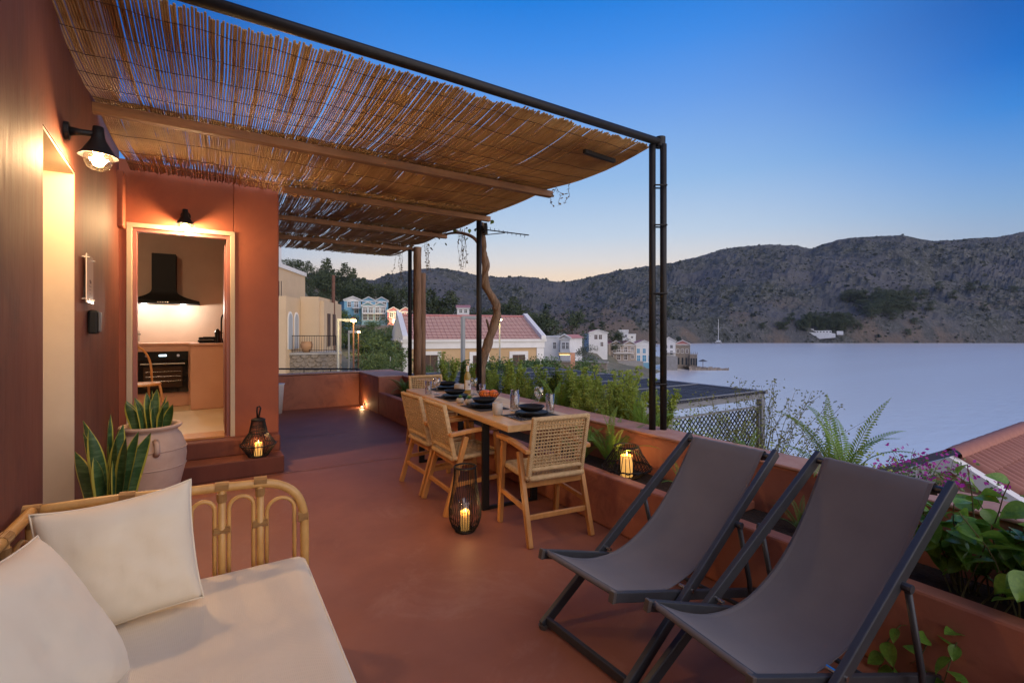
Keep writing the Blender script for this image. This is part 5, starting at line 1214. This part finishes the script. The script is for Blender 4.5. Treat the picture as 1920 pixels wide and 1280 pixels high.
def gable_roof(t, w, dp, z, rise, m_, axis='y', over=.25, white=True):
    """axis: direction of the ridge"""
    if axis == 'y':
        for s in (-1, 1): MB().quad((s*(w/2+over), -over, z), (0, -over, z+rise), (0, dp+over, z+rise), (s*(w/2+over), dp+over, z)).build('roof', m_, t)
        Mq = Matrix(((1, 0, 0, 0), (0, 0, 1, 0), (0, 1, 0, 0), (0, 0, 0, 1)))
        MB().prism([(-w/2, z-.02), (w/2, z-.02), (0, z+rise-.06)], .0, dp, Mq).build('gable', white_m if white else m_, t)
        for s in (-1, 1): MB().bar((s*(w/2+over), -over, z+.02), (0, -over, z+rise+.02), .18, .16).build('bargeboard', white_m, t)
    else:
        for s in (0, 1): MB().quad((-w/2-over, -over if s == 0 else dp+over, z), (w/2+over, -over if s == 0 else dp+over, z), (w/2+over, dp/2, z+rise), (-w/2-over, dp/2, z+rise)).build('roof', m_, t)
# ---- red tiled house in the middle
A = W(757, 38); B = W(1018, 42); yaw = math.atan2(B.y-A.y, B.x-A.x); Lh = (B-A).length
rh = thing('red_tiled_house', 'long ochre house with white trim and red tiled roof below the terrace', 'house', (A.x, A.y, -5), yaw)
EZ = 5.55; RZ = 7.75; DP = 8.2
MB().box(0, Lh, 0, DP, -3, EZ).build('wall', ochre_m, rh)
MB().box(-.25, Lh+.25, -.25, DP+.25, EZ, EZ+.18).build('cornice', white_m, rh); MB().box(-.12, Lh+.12, -.12, DP+.12, EZ-.55, EZ-.002).build('frieze', white_m, rh)
for x in (0, Lh-.55): MB().box(x-.06, x+.61, -.06, .4, -3, EZ-.551).build('pilaster', white_m, rh)
nst = 16; mortar_m = mat('mortar', (.62, .45, .42), rough=.9)
for k in range(nst):
    y0 = -.15+(DP/2+.15)*k/nst; y1 = -.15+(DP/2+.15)*(k+1)/nst; z0 = EZ+.18+(RZ-EZ-.18)*k/nst; z1 = EZ+.18+(RZ-EZ-.18)*(k+1)/nst
    rw = MB(); rows = [[], []]
    nn = 116
    for i in range(nn+1):
        x = .3+(Lh-.6)*i/nn; bmp = (.0, .07, .0, -.02)[i % 4]; rows[0].append((x, y0, z0+bmp+.07)); rows[1].append((x, y1, z1+bmp))
    rw.grid(rows); rw.build('tile_course', redroof, rh, smooth=False)
    MB().box(.3, Lh-.3, y0-.035, y0+.03, z0+.02, z0+.085).build('mortar_line', mortar_m, rh)
MB().quad((0, DP/2, RZ), (Lh, DP/2, RZ), (Lh, DP+.15, EZ+.18), (0, DP+.15, EZ+.18)).build('rear_roof', redroof, rh)
MB().quad((.2, -.1, EZ+.19), (Lh-.2, -.1, EZ+.19), (Lh-.2, DP/2, RZ-.06), (.2, DP/2, RZ-.06)).build('roof_deck', redroof, rh)
MB().tube([(.3, DP/2, RZ+.05), (Lh-.3, DP/2, RZ+.05)], .12, 8).build('ridge', redroof, rh)
Mq = Matrix(((0, 0, 1, 0), (1, 0, 0, 0), (0, 1, 0, 0), (0, 0, 0, 1)))
for x in (-.12, Lh-.28): MB().prism([(-.35, EZ+.18), (-.35, EZ+.5), (DP/2, RZ+.35), (DP+.35, EZ+.5), (DP+.35, EZ+.18)], x, x+.42, Mq).build('gable_parapet', white_m, rh)
for x in (.12, ): MB().prism([(DP/2-1.6, RZ-.6), (DP/2, RZ+.5), (DP/2+1.6, RZ-.6)], -.13, .05, Mq).build('pediment', white_m, rh)
for x in (2.1, 6.2, 9.7):
    w_, h_ = (1.2, 2.6) if x < 3 else (1.15, 1.5); z_ = 1.9 if x < 3 else 2.9
    f_ = MB().box(x-w_/2-.28, x-w_/2, -.07, .05, z_-.2, z_+h_+.3).box(x+w_/2, x+w_/2+.28, -.07, .05, z_-.2, z_+h_+.3).box(x-w_/2, x+w_/2, -.07, .05, z_+h_, z_+h_+.3).build('window', white_m, rh)
    MB().box(x-w_/2, x-.02, -.03, .03, z_, z_+h_).build('shutter', brown_d, f_); MB().box(x+.02, x+w_/2, -.03, .03, z_, z_+h_).build('shutter', brown_d, f_)
# ---- cream building with arches, left
cbp, cbr = frame_of(563, 31, 656, -.30); cb = thing('cream_arched_house', 'cream two level house with white trimmed arches above the stone wall', 'house', cbp, cbr)
MB().box(.0, 1.15, 0, 5, -1.3, 3.45).build('front_block', cream_w, cb)
MB().box(1.12, 1.42, .25, 5, -1.3, 3.2).build('side_block', cream_w, cb)
for x in (1.425,):
    for y in (1.0, 2.4): MB().box(x, x+.04, y, y+.7, .2, 2.4).build('window', brown_d, cb)
MB().box(-6, -.02, -2.6, 4, -1.3, 3.30).build('arcade_block', cream_w, cb)
# arches on the arcade's right hand face, which looks back along the street
for y in (-2.3, -1.15):
    w_ = .85; pts = [(y, .12), (y+w_, .12), (y+w_, 1.9)]+[(y+w_/2+w_/2*math.cos(q), 1.9+w_/2*1.2*math.sin(q)) for q in [PI*i/10 for i in range(1, 10)]]+[(y, 1.9)]
    MB().prism(pts, -.02, .02, Mq).build('arch_surround', white_m, cb); y2 = y+.1; w2 = w_-.2
    pts = [(y2, .12), (y2+w2, .12), (y2+w2, 1.9)]+[(y2+w2/2+w2/2*math.cos(q), 1.9+w2/2*1.2*math.sin(q)) for q in [PI*i/10 for i in range(1, 10)]]+[(y2, 1.9)]
    MB().prism(pts, .021, .03, Mq).build('arch_door', mat('arch_pane', (.35, .40, .45), rough=.4), cb)
MB().box(-6, -2.1, 2.0, 8, 3.31, 5.6).build('upper_block', cream_w, cb); MB().box(-6, -2.0, 1.85, 8.1, 5.6, 5.9).build('cornice', white_m, cb)
MB().quad((-6, 2, 5.92), (-2.4, 2, 5.92), (-3, 5, 7.2), (-6, 5, 7.2)).build('roof', redroof, cb); MB().box(-2.42, -2.02, 2.0, 2.5, 5.9, 7.2).build('gable_parapet', white_m, cb)
for i in range(9): MB().box(-1.4+i*.13, -1.37+i*.13, -2.4, -2.37, 3.31, 4.2).build('rail_bar', black_m, cb)
# stone retaining wall with every stone its own piece on the lit face
sw = thing('stone_retaining_wall', 'rough stone retaining wall lit yellow by the street lamp', 'wall', W(540, 29, -2.6), heading(575))
MB().box(-2.4, 3.0, .1, 1.2, -1.5, 2.58).build('core', stone_w, sw); MB().box(-2.5, 3.08, -.02, 2.2, 2.585, 2.72).build('coping', concrete, sw)
stone_meshes = []
for i in range(5):
    r = random.Random(i); s = MB(); k = 7; p = [(.5*math.cos(2*PI*j/k+r.uniform(-.2, .2))*r.uniform(.85, 1.05), .5*math.sin(2*PI*j/k+r.uniform(-.2, .2))*r.uniform(.85, 1.05)) for j in range(k)]
    s.v = [(x, 0, z) for x, z in p]+[(x*.8, -.45, z*.8) for x, z in p]
    for j in range(k): s.face(j, (j+1) % k, k+(j+1) % k, k+j)
    s.face(*[k+j for j in range(k)]); stone_meshes.append(s.mesh('stone', stone_w))
z = .45
while z < 2.5:
    x = -2.35; hh = rnd.uniform(.20, .30)
    while x < 2.95:
        w_ = rnd.uniform(.24, .55)
        link('stone', rnd.choice(stone_meshes), sw, (x+w_/2, .11, z+hh/2+rnd.uniform(-.03, .03)), (0, rnd.uniform(-.15, .15), 0), (w_*1.05, rnd.uniform(.12, .28), hh*1.15))
        x += w_
    z += hh
# railings on that wall
def railing(label, p0, p1, h, n, name='iron_railing'):
    t = thing(name, label, 'railing', p0); d = Vector(p1)-Vector(p0)
    MB().tube([(0, 0, h), (d.x, d.y, d.z+h)], .025, 6).build('top_rail', black_m, t); MB().tube([(0, 0, h*.12), (d.x, d.y, d.z+h*.12)], .018, 6).build('bottom_rail', black_m, t)
    for i in range(n+1): q = d*(i/n); MB().tube([(q.x, q.y, q.z), (q.x, q.y, q.z+h)], .011 if 0 < i < n else .03, 5).build('bar', black_m, t)
railing('thin black railing on top of the stone retaining wall', W(530, 29.3, .14), W(630, 29.6, .14), 1.0, 22)
railing('black railing along the lane between the terrace and the stone wall', W(520, 13, -1.0), W(670, 13, -1.0), 1.42, 3)
railing('black sloping handrail dropping towards the lane', W(670, 13, -1.0), W(728, 12.5, -1.62), 1.42, 3)
up_ = thing('clay_urn', 'big clay urn behind the railing on the stone wall', 'urn', W(575, 29.6, .13)); MB().lathe([(.2, 0), (.34, .3), (.36, .5), (.30, .62), (.33, .66), (.27, .66), (0, .6)], 20).build('urn_body', mat('urn_clay', (.40, .22, .11), rough=.8), up_, smooth=True)
cd_ = thing('white_cup_bin', 'white tapered bin standing against the far terrace wall', 'bin', (.95, 9.35, 0)); MB().lathe([(0, 0), (.10, 0), (.135, .5), (.15, .52), (.13, .52), (0, .5)], 24).build('bin_body', white_m, cd_, smooth=True)
shu = thing('timber_shutter', 'narrow dark timber shutter hung at the corner of the house', 'shutter', (.64, 6.9, .7)); MB().box(0, .035, 0, .55, 0, 1.75).build('panel', brown_d, shu, bevel=.004)
for i in range(14): MB().box(.035, .045, .05, .50, .08+i*.118, .16+i*.118).build('slat', brown_d, shu)
# ---- street lamps and poles
def street_lamp(px, d, top_py, base_z, label, power, m_=rust_m):
    p = W(px, d, base_z); zt = HC-(top_py-620)/FOC*d; t = thing('street_lamp', label, 'street lamp', p, heading(px), 'lit street lamps'); h = zt-base_z; k = d/35
    MB().tube([(0, 0, 0), (0, 0, h)], [.07*k**.5, .045*k**.5], 8).build('pole', m_, t); MB().bar((0, 0, h-.05), (0, -.35, h), .05, .05).build('arm', m_, t)
    hd_ = MB().lathe([(.0, .16), (.10, .13), (.17, .02), (.17, .0)], 14, (0, -.35, h-.05)).build('head', m_, t, smooth=True); MB().lathe([(.13, 0), (.12, -.09), (0, -.14)], 14, (0, -.35, h-.05)).build('bulb', lamp_m, hd_, smooth=True)
    lamp('street_light', W(px-13*26/d, d-1.0, zt-.35), power, (1, .72, .28), .15)
street_lamp(663, 26.5, 598, -3.5, 'nearest lit street lamp in the lane left of the tiled house', 110)
street_lamp(672, 41, 620, -3, 'second lit street lamp down the lane', 50)
street_lamp(677, 58, 639, -3, 'farthest lit street lamp low down the lane', 40)
street_lamp(937, 31, 597, -5, 'bright street lamp in front of the red tiled house', 60, pole_m)
def post_arm(px, d, top_py, base_z, reach, label, r=.09):
    p = W(px, d, base_z); h = HC-(top_py-620)/FOC*d-base_z; t = thing('floodlight_post', label, 'post', p, heading(px))
    MB().tube([(0, 0, 0), (0, 0, h)], r, 10).build('pole', pole_m, t); MB().box(-.05, reach, -.06, .06, h-.08, h+.05).build('arm', pole_m, t, bevel=.01); MB().box(reach-.5 if reach > .6 else 0, reach+.02, -.1, .1, h-.12, h-.081).build('lamp_panel', concrete, t)
post_arm(634, 27, 599, -3.5, .85, 'pale grey post with a flat arm by the stone wall', .075)
post_arm(654, 33, 621, -3.5, .6, 'smaller pale post with a flat arm down the lane', .06)
post_arm(868, 24, 594, -5, .75, 'pale grey post with a flat arm before the tiled house', .12)
up2 = thing('utility_pole', 'tall brown timber utility pole beside the cream house', 'pole', W(624, 34, -3)); MB().tube([(0, 0, 0), (.05, 0, 3+HC+104/FOC*34)], [.15, .11], 10).build('pole', rust_m, up2); 
up3 = thing('utility_pole', 'timber pole with a cross arm behind the cream house', 'pole', W(616, 48, -2)); MB().tube([(0, 0, 0), (0, 0, 2+HC+46/FOC*48)], .10, 8).build('pole', rust_m, up3); MB().bar((-.6, .3, 4.7), (.6, -.3, 4.7), .08, .08).build('cross_arm', rust_m, up3)
gp = thing('gate_pillar', 'short stone gate pillar with a rod left of the tiled house', 'pillar', W(732, 27, -4), heading(732)); MB().box(-.16, .16, -.16, .16, 0, 2.6).build('shaft', concrete, gp, bevel=.02); MB().tube([(0, 0, 2.6), (0, 0, 4.0)], .03, 6).build('rod', pole_m, gp)
gp2 = thing('gate_pillar', 'taller stone gate pillar close to the tiled house', 'pillar', W(747, 28, -4), heading(732)); MB().box(-.15, .15, -.15, .15, 0, 3.2).build('shaft', concrete, gp2, bevel=.02); MB().box(-.2, .2, -.2, .2, 3.2, 3.3).build('cap', concrete, gp2)
sl2 = thing('wooden_lamp_post', 'low timber post lamp with a glowing strip beside the shrubs', 'lamp post', W(1074, 22, -4), heading(1074)); MB().box(-.10, .10, -.10, .10, 0, 4.45).build('post', cap_m, sl2, bevel=.02); MB().box(-.65, -.101, -.06, .06, 4.36, 4.45).build('arm', mat('warm_timber', (.45, .33, .16), rough=.6), sl2); MB().box(-.6, -.15, -.05, .05, 4.335, 4.359).build('light_strip', emit('strip_glow', (1, .66, .22), 2), sl2)
lamp('strip_light', W(1064, 21.4, .25), 2.5, (1, .66, .25), .1)
# ---- hillside and waterfront houses
def simple_house(name, label, px0, px1, d, py_base, py_eave, py_top, wall_m, roof_m, wins, dp=7, turn=0, gables=1, wm=white_m, pane=dark_gl, flat=False, drop=3, white=True, fr=.1):
    p, rz = frame_of((px0+px1)/2, d, py_base, turn); k = d/FOC; w = (px1-px0)*k; h = (py_base-py_eave)*k; rise = (py_eave-py_top)*k
    t = thing(name, label, 'house', p, rz)
    MB().box(-w/2, w/2, 0, dp, -drop, h).build('wall', wall_m, t)
    if flat: MB().box(-w/2-.1, w/2+.1, -.1, dp+.1, h, h+max(.15, rise)).build('parapet', wm, t)
    elif gables == 1: gable_roof(t, w, dp, h, rise, roof_m, 'y', white=white); MB().box(-w/2-.12, w/2+.12, -.12, -.002, h-.2, h).build('cornice', wm, t)
    elif gables == 0: gable_roof(t, w, dp, h, rise, roof_m, 'x'); MB().box(-w/2-.12, w/2+.12, -.2, -.002, h-.2, h-.02).build('cornice', wm, t)
    else:
        for s in (-1, 1):
            for q in (-1, 1): MB().quad((s*w/4+q*(w/4+.1), -.25, h), (s*w/4, -.25, h+rise), (s*w/4, dp, h+rise), (s*w/4+q*(w/4+.1), dp, h)).build('roof', roof_m, t)
            Mg = Matrix(((1, 0, 0, s*w/4), (0, 0, 1, 0), (0, 1, 0, 0), (0, 0, 0, 1))); MB().prism([(-w/4, h-.02), (w/4, h-.02), (0, h+rise-.06)], 0, .25, Mg).build('gable', wall_m, t)
            for q in (-1, 1): MB().bar((s*w/4+q*(w/4+.1), -.26, h+.02), (s*w/4, -.26, h+rise+.04), .16, .14).build('bargeboard', wm, t)
        MB().box(-w/2-.12, w/2+.12, -.14, -.002, h-.22, h-.02).build('cornice', wm, t)
    openings(t, [(x*w, z*h, ww, hh) for x, z, ww, hh in wins], 0, wm, pane, fr)
    return t
def balcony(t, x0, x1, z, y=-1.2, m_=white_m, n=10):
    MB().box(x0, x1, y, -.003, z-.15, z).build('balcony_slab', m_, t); MB().box(x0, x1, y, y+.05, z+.85, z+.93).build('balcony_rail', m_, t)
    for i in range(n+1): x = x0+(x1-x0)*i/n; MB().box(x-.03, x+.03, y, y+.05, z, z+.85).build('baluster', m_, t)
h1 = simple_house('blue_house', 'narrow pale blue house at the left of the hillside row', 646, 676, 95, 590, 563, 556, blue_w, aqua_w, [(.22, .55, .7, 1.0), (.22, .12, .7, 1.1), (-.2, .55, .6, .9)], gables=1, turn=.15); balcony(h1, -.2, 1.4, 1.35, n=6)
h2 = simple_house('blue_house', 'wide blue house with two gables behind the aqua one', 680, 727, 100, 590, 564, 557, blue_w, aqua_w, [(-.25, .6, .7, .9), (.1, .6, .7, .9), (.35, .6, .7, .9)], gables=2)
h3 = simple_house('aqua_house', 'aqua blue house with white balconies in front of the blue ones', 679, 723, 93, 602, 573, 567, aqua_w, aqua_w, [(-.36, .55, .7, 1.0), (-.12, .55, .7, 1.0), (.14, .55, .7, 1.0), (.38, .55, .7, 1.0), (-.36, .08, .7, 1.1), (-.12, .08, .7, 1.1), (.14, .08, .7, 1.1), (.38, .08, .7, 1.1)], gables=2); balcony(h3, -2.1, 2.1, 1.5, n=14)
h4 = simple_house('pink_house', 'pink house with twin gables and lit windows on the hillside', 727, 771, 92, 606, 583, 576, pink_w, pink_w, [(-.33, .5, .6, .8), (-.1, .5, .6, .8), (.12, .5, .6, .8), (.36, .5, .6, .8)], gables=2)
openings(h4, [(-.9, .1, .6, .7), (.3, .1, .7, .7)], 0, white_m, lit_gl)
lamp('porch_light', W(742, 90, 3.2), 300, (1, .7, .3), .3)
simple_house('white_house', 'small white house with a red roof among the trees on the slope', 857, 880, 92, 590, 577, 570, white_m, redroof, [(-.2, .3, .5, .6), (.2, .3, .5, .6)], gables=0)
simple_house('white_house', 'plain white house with two dark windows next to the tiled house', 1050, 1069, 62, 662, 634, 627, white_m, redroof, [(-.15, .3, .32, .8), (.25, .3, .32, .8)], gables=1, turn=-.35, dp=5, fr=.05)
simple_house('white_house', 'windowless side wing of the plain white house', 1018, 1049, 64, 660, 632, 630, white_m, redroof, [(.2, .25, .3, .8)], flat=True, dp=5, fr=.05)
simple_house('white_house', 'tall white two storey house above the waterfront row', 1104, 1139, 112, 650, 624, 618, white_m, redroof, [(-.12, .55, .7, 1.0), (.12, .55, .7, 1.0), (.2, .05, .6, .9)], gables=1, dp=6, pane=brown_d, turn=.2)
simple_house('white_house', 'far white house in the gap between the trees', 1160, 1178, 190, 636, 622, 618, white_m, redroof, [(-.2, .3, .7, .9), (.25, .3, .7, .9)], flat=True, dp=6)
simple_house('white_house', 'low white terrace house right of the far white house', 1178, 1192, 195, 636, 628, 626, white_m, redroof, [(0, .3, .8, .7)], flat=True, dp=6)
simple_house('white_house', 'little white house by the shore behind the pipe posts', 1271, 1287, 408, 636, 624, 622, white_m, redroof, [(-.2, .3, .9, 1), (.25, .3, .9, 1)], flat=True, dp=6)
wf = 128
b1 = simple_house('waterfront_house', 'beige stone waterfront house with twin gables and a sea wall', 1141, 1193, wf, 676, 646, 639, beige_w, redroof, [(-.38, .62, .7, .95), (-.14, .55, .8, 1.3), (.12, .55, .8, 1.3), (.37, .62, .7, .95), (-.38, .14, .7, .95), (-.14, .06, .8, 1.3), (.12, .06, .8, 1.3), (.37, .14, .7, .95)], gables=2, pane=brown_d, dp=9, turn=.28)
balcony(b1, -2.8, 2.8, 2.1, n=12); MB().box(-5.0, 4.6, -3.2, -.01, -3, -.05).build('sea_wall', concrete, b1)
b1b = simple_house('waterfront_house', 'beige side wing of the twin gabled waterfront house', 1122, 1142, wf-1, 678, 644, 640, beige_w, redroof, [(-.22, .6, .6, .9), (.22, .6, .6, .9), (-.22, .15, .6, .9), (.22, .15, .6, .9)], gables=0, dp=8, turn=-.35)
b2 = simple_house('waterfront_house', 'white waterfront house with bright blue shutters and a blue base', 1190, 1226, wf+1, 688, 646, 638, white_m, redroof, [(-.3, .62, .7, 1.2), (0, .62, .7, 1.2), (.3, .62, .7, 1.2)], gables=1, pane=blue_d, dp=9, turn=.15)
openings(b2, [(-1.5, 1.5, .8, 1.6), (0, 1.5, .9, 1.7), (1.5, 1.5, .8, 1.6)], 0, white_m, blue_d); MB().box(-2.6, 2.6, -.06, -.004, -2, 1.2).build('blue_plinth', blue_w, b2)
b3 = simple_house('waterfront_house', 'tall white waterfront house right of the pipe posts', 1242, 1266, wf+3, 684, 640, 632, white_m, redroof, [(-.2, .72, .6, .8), (.2, .72, .6, .8), (-.2, .45, .6, 1.0), (.2, .45, .6, 1.0)], gables=1, dp=8)
MB().box(-2.0, 2.2, -3.2, -.01, -2, 1.8).build('terrace', concrete, b3); MB().box(-1.7, 1.8, -2.2, -.02, 3.4, 3.5).build('awning', white_m, b3); MB().box(-2.0, 2.2, -3.2, -3.1, 1.8, 2.6).build('terrace_wall', concrete, b3)
b4 = simple_house('waterfront_house', 'brown stone waterfront house with arches at the end of the row', 1266, 1293, wf+5, 686, 645, 638, stone_w, redroof, [(-.3, .6, .6, 1), (0, .6, .6, 1), (.3, .6, .6, 1)], gables=1, pane=brown_d, dp=8, white=False)
MB().box(1.9, 3.8, -1.5, 4, -2, 3.2).build('arcade', stone_w, b4)
for x in (-1.2, -.2, .8, 2.1, 2.75, 3.35): MB().box(x, x+.42, -1.52 if x > 1.9 else -.03, -1.49 if x > 1.9 else .01, .4, 2.3).build('arch', dark_gl, b4)
for i in range(5): MB().box(1.95+i*.45, 2.05+i*.45, -1.5, -1.4, 3.2, 4.0).build('pillar', stone_w, b4)
rk = MB()
rows = []
for i in range(24):
    u = i/23; cx = W(1285+80*u, 131-3*u); n_ = 7; wdt = (3.0*(1-u)+.6)
    rows.append([cx+Vector((0, 0, SEA-cx.z+(-.6 if j in (0, n_-1) else .75-.35*u+.5*fbm(i*.7, j*1.3))))+Vector((SN, CS, 0))*((j/(n_-1)-.5)*wdt*2+.5*fbm(i, j)) for j in range(n_)])
tag(rk.grid(rows).build('rock_jetty', stone_w), 'low dark rocky jetty reaching into the water from the last house', 'jetty')
um = thing('beach_umbrella', 'lone thatched beach umbrella on the rocky jetty', 'umbrella', W(1318, 129, SEA+.4)); MB().tube([(0, 0, 0), (0, 0, 2.1)], .06, 6).build('pole', rust_m, um); MB().lathe([(1.2, 1.9), (0, 2.5)], 12).build('canopy', dark_reed, um)
rw_ = thing('retaining_wall', 'pale stone retaining wall below the olive tree', 'wall', W(1062, 48, -4), heading(1062)-.25); MB().box(-2.2, 4.0, 0, .5, -3, 2.3).build('wall', stone_w, rw_); MB().box(-2.3, 4.1, -.1, .6, 2.31, 2.45).build('coping', concrete, rw_)
gw = thing('garden_wall', 'low stone wall on the hillside below the pink house', 'wall', W(720, 84, 1.2), heading(720)); MB().box(-5, 6, 0, .5, -3, 1.1).build('wall', stone_w, gw); MB().box(-5.1, 6.1, -.1, .6, 1.11, 1.25).build('coping', concrete, gw)
# sailing boat (catamaran) and chapel across the bay
bt = thing('sailing_catamaran', 'white sailing catamaran anchored off the far shore', 'boat', W(1347, 396, SEA), .6)
for s in (-1.9, 1.9):
    hm = MB(); rows = []
    for i in range(9):
        u = i/8; x = -6+12*u; w_ = .75*(math.sin(PI*min(.98, .25+.75*u))**.6 if u > .1 else .8); z0 = 1.4+.25*u; rows.append([(x, s-w_, z0), (x, s-w_*.7, .2), (x, s, -.3), (x, s+w_*.7, .2), (x, s+w_, z0)])
    hm.grid(rows); hm.build('hull', white_m, bt)
MB().box(-5, 3, -1.7, 1.7, 1.2, 1.5).build('deck', white_m, bt); MB().box(-3.5, 1.5, -1.6, 1.6, 1.51, 2.6).build('cabin', white_m, bt, bevel=.3); MB().tube([(.8, 0, 1.5), (.8, 0, 20)], [.22, .15], 8).build('mast', white_m, bt); MB().bar((.8, 0, 3.2), (-5, 0, 3.4), .4, .4).build('boom', blue_d, bt)
MB().box(-3.2, 1.55, -1.62, 1.62, 1.9, 2.3).build('cabin_window', dark_gl, bt)
dch = 416
cp_ = thing('white_chapel', 'long white walled chapel compound on the far shore', 'chapel', W(1540, dch, -6.2), heading(1540)); k = dch/FOC
MB().prism([(-36*k, 0), (22*k, 6*k), (22*k, 13*k), (20*k, 14*k), (-20*k, 16*k), (-36*k, 9*k)], 0, 3, Matrix(((1, 0, 0, 0), (0, 0, 1, -1), (0, 1, 0, -1), (0, 0, 0, 1)))).build('wall', white_m, cp_)
MB().box(-18*k, 16*k, 2.1, 9, 9*k, 17*k).build('cells', white_m, cp_); MB().box(-18*k, -12*k, 2.2, 7, 17*k, 20*k).build('belfry', white_m, cp_)
for i in range(6): MB().box((-12+5*i)*k, (-10+5*i)*k, 2.0, 2.09, 13.5*k, 15.5*k).build('window', dark_gl, cp_)
MB().box(24*k, 34*k, 1, 8, 9*k, 16*k).build('side_house', white_m, cp_)
# ================================================================== evening haze over the bay
hz = bpy.data.materials.new('haze'); hz.use_nodes = True; hn = hz.node_tree.nodes; hn.remove(hn['Principled BSDF'])
pv = hn.new('ShaderNodeVolumePrincipled'); pv.inputs['Color'].default_value = (.80, .88, 1, 1); pv.inputs['Density'].default_value = .00008; pv.inputs['Anisotropy'].default_value = .2
hz.node_tree.links.new(pv.outputs[0], hn['Material Output'].inputs['Volume'])
tag(MB().box(-900, 3200, -260, 2450, -16.5, 240).build('haze', hz), kind='stuff')
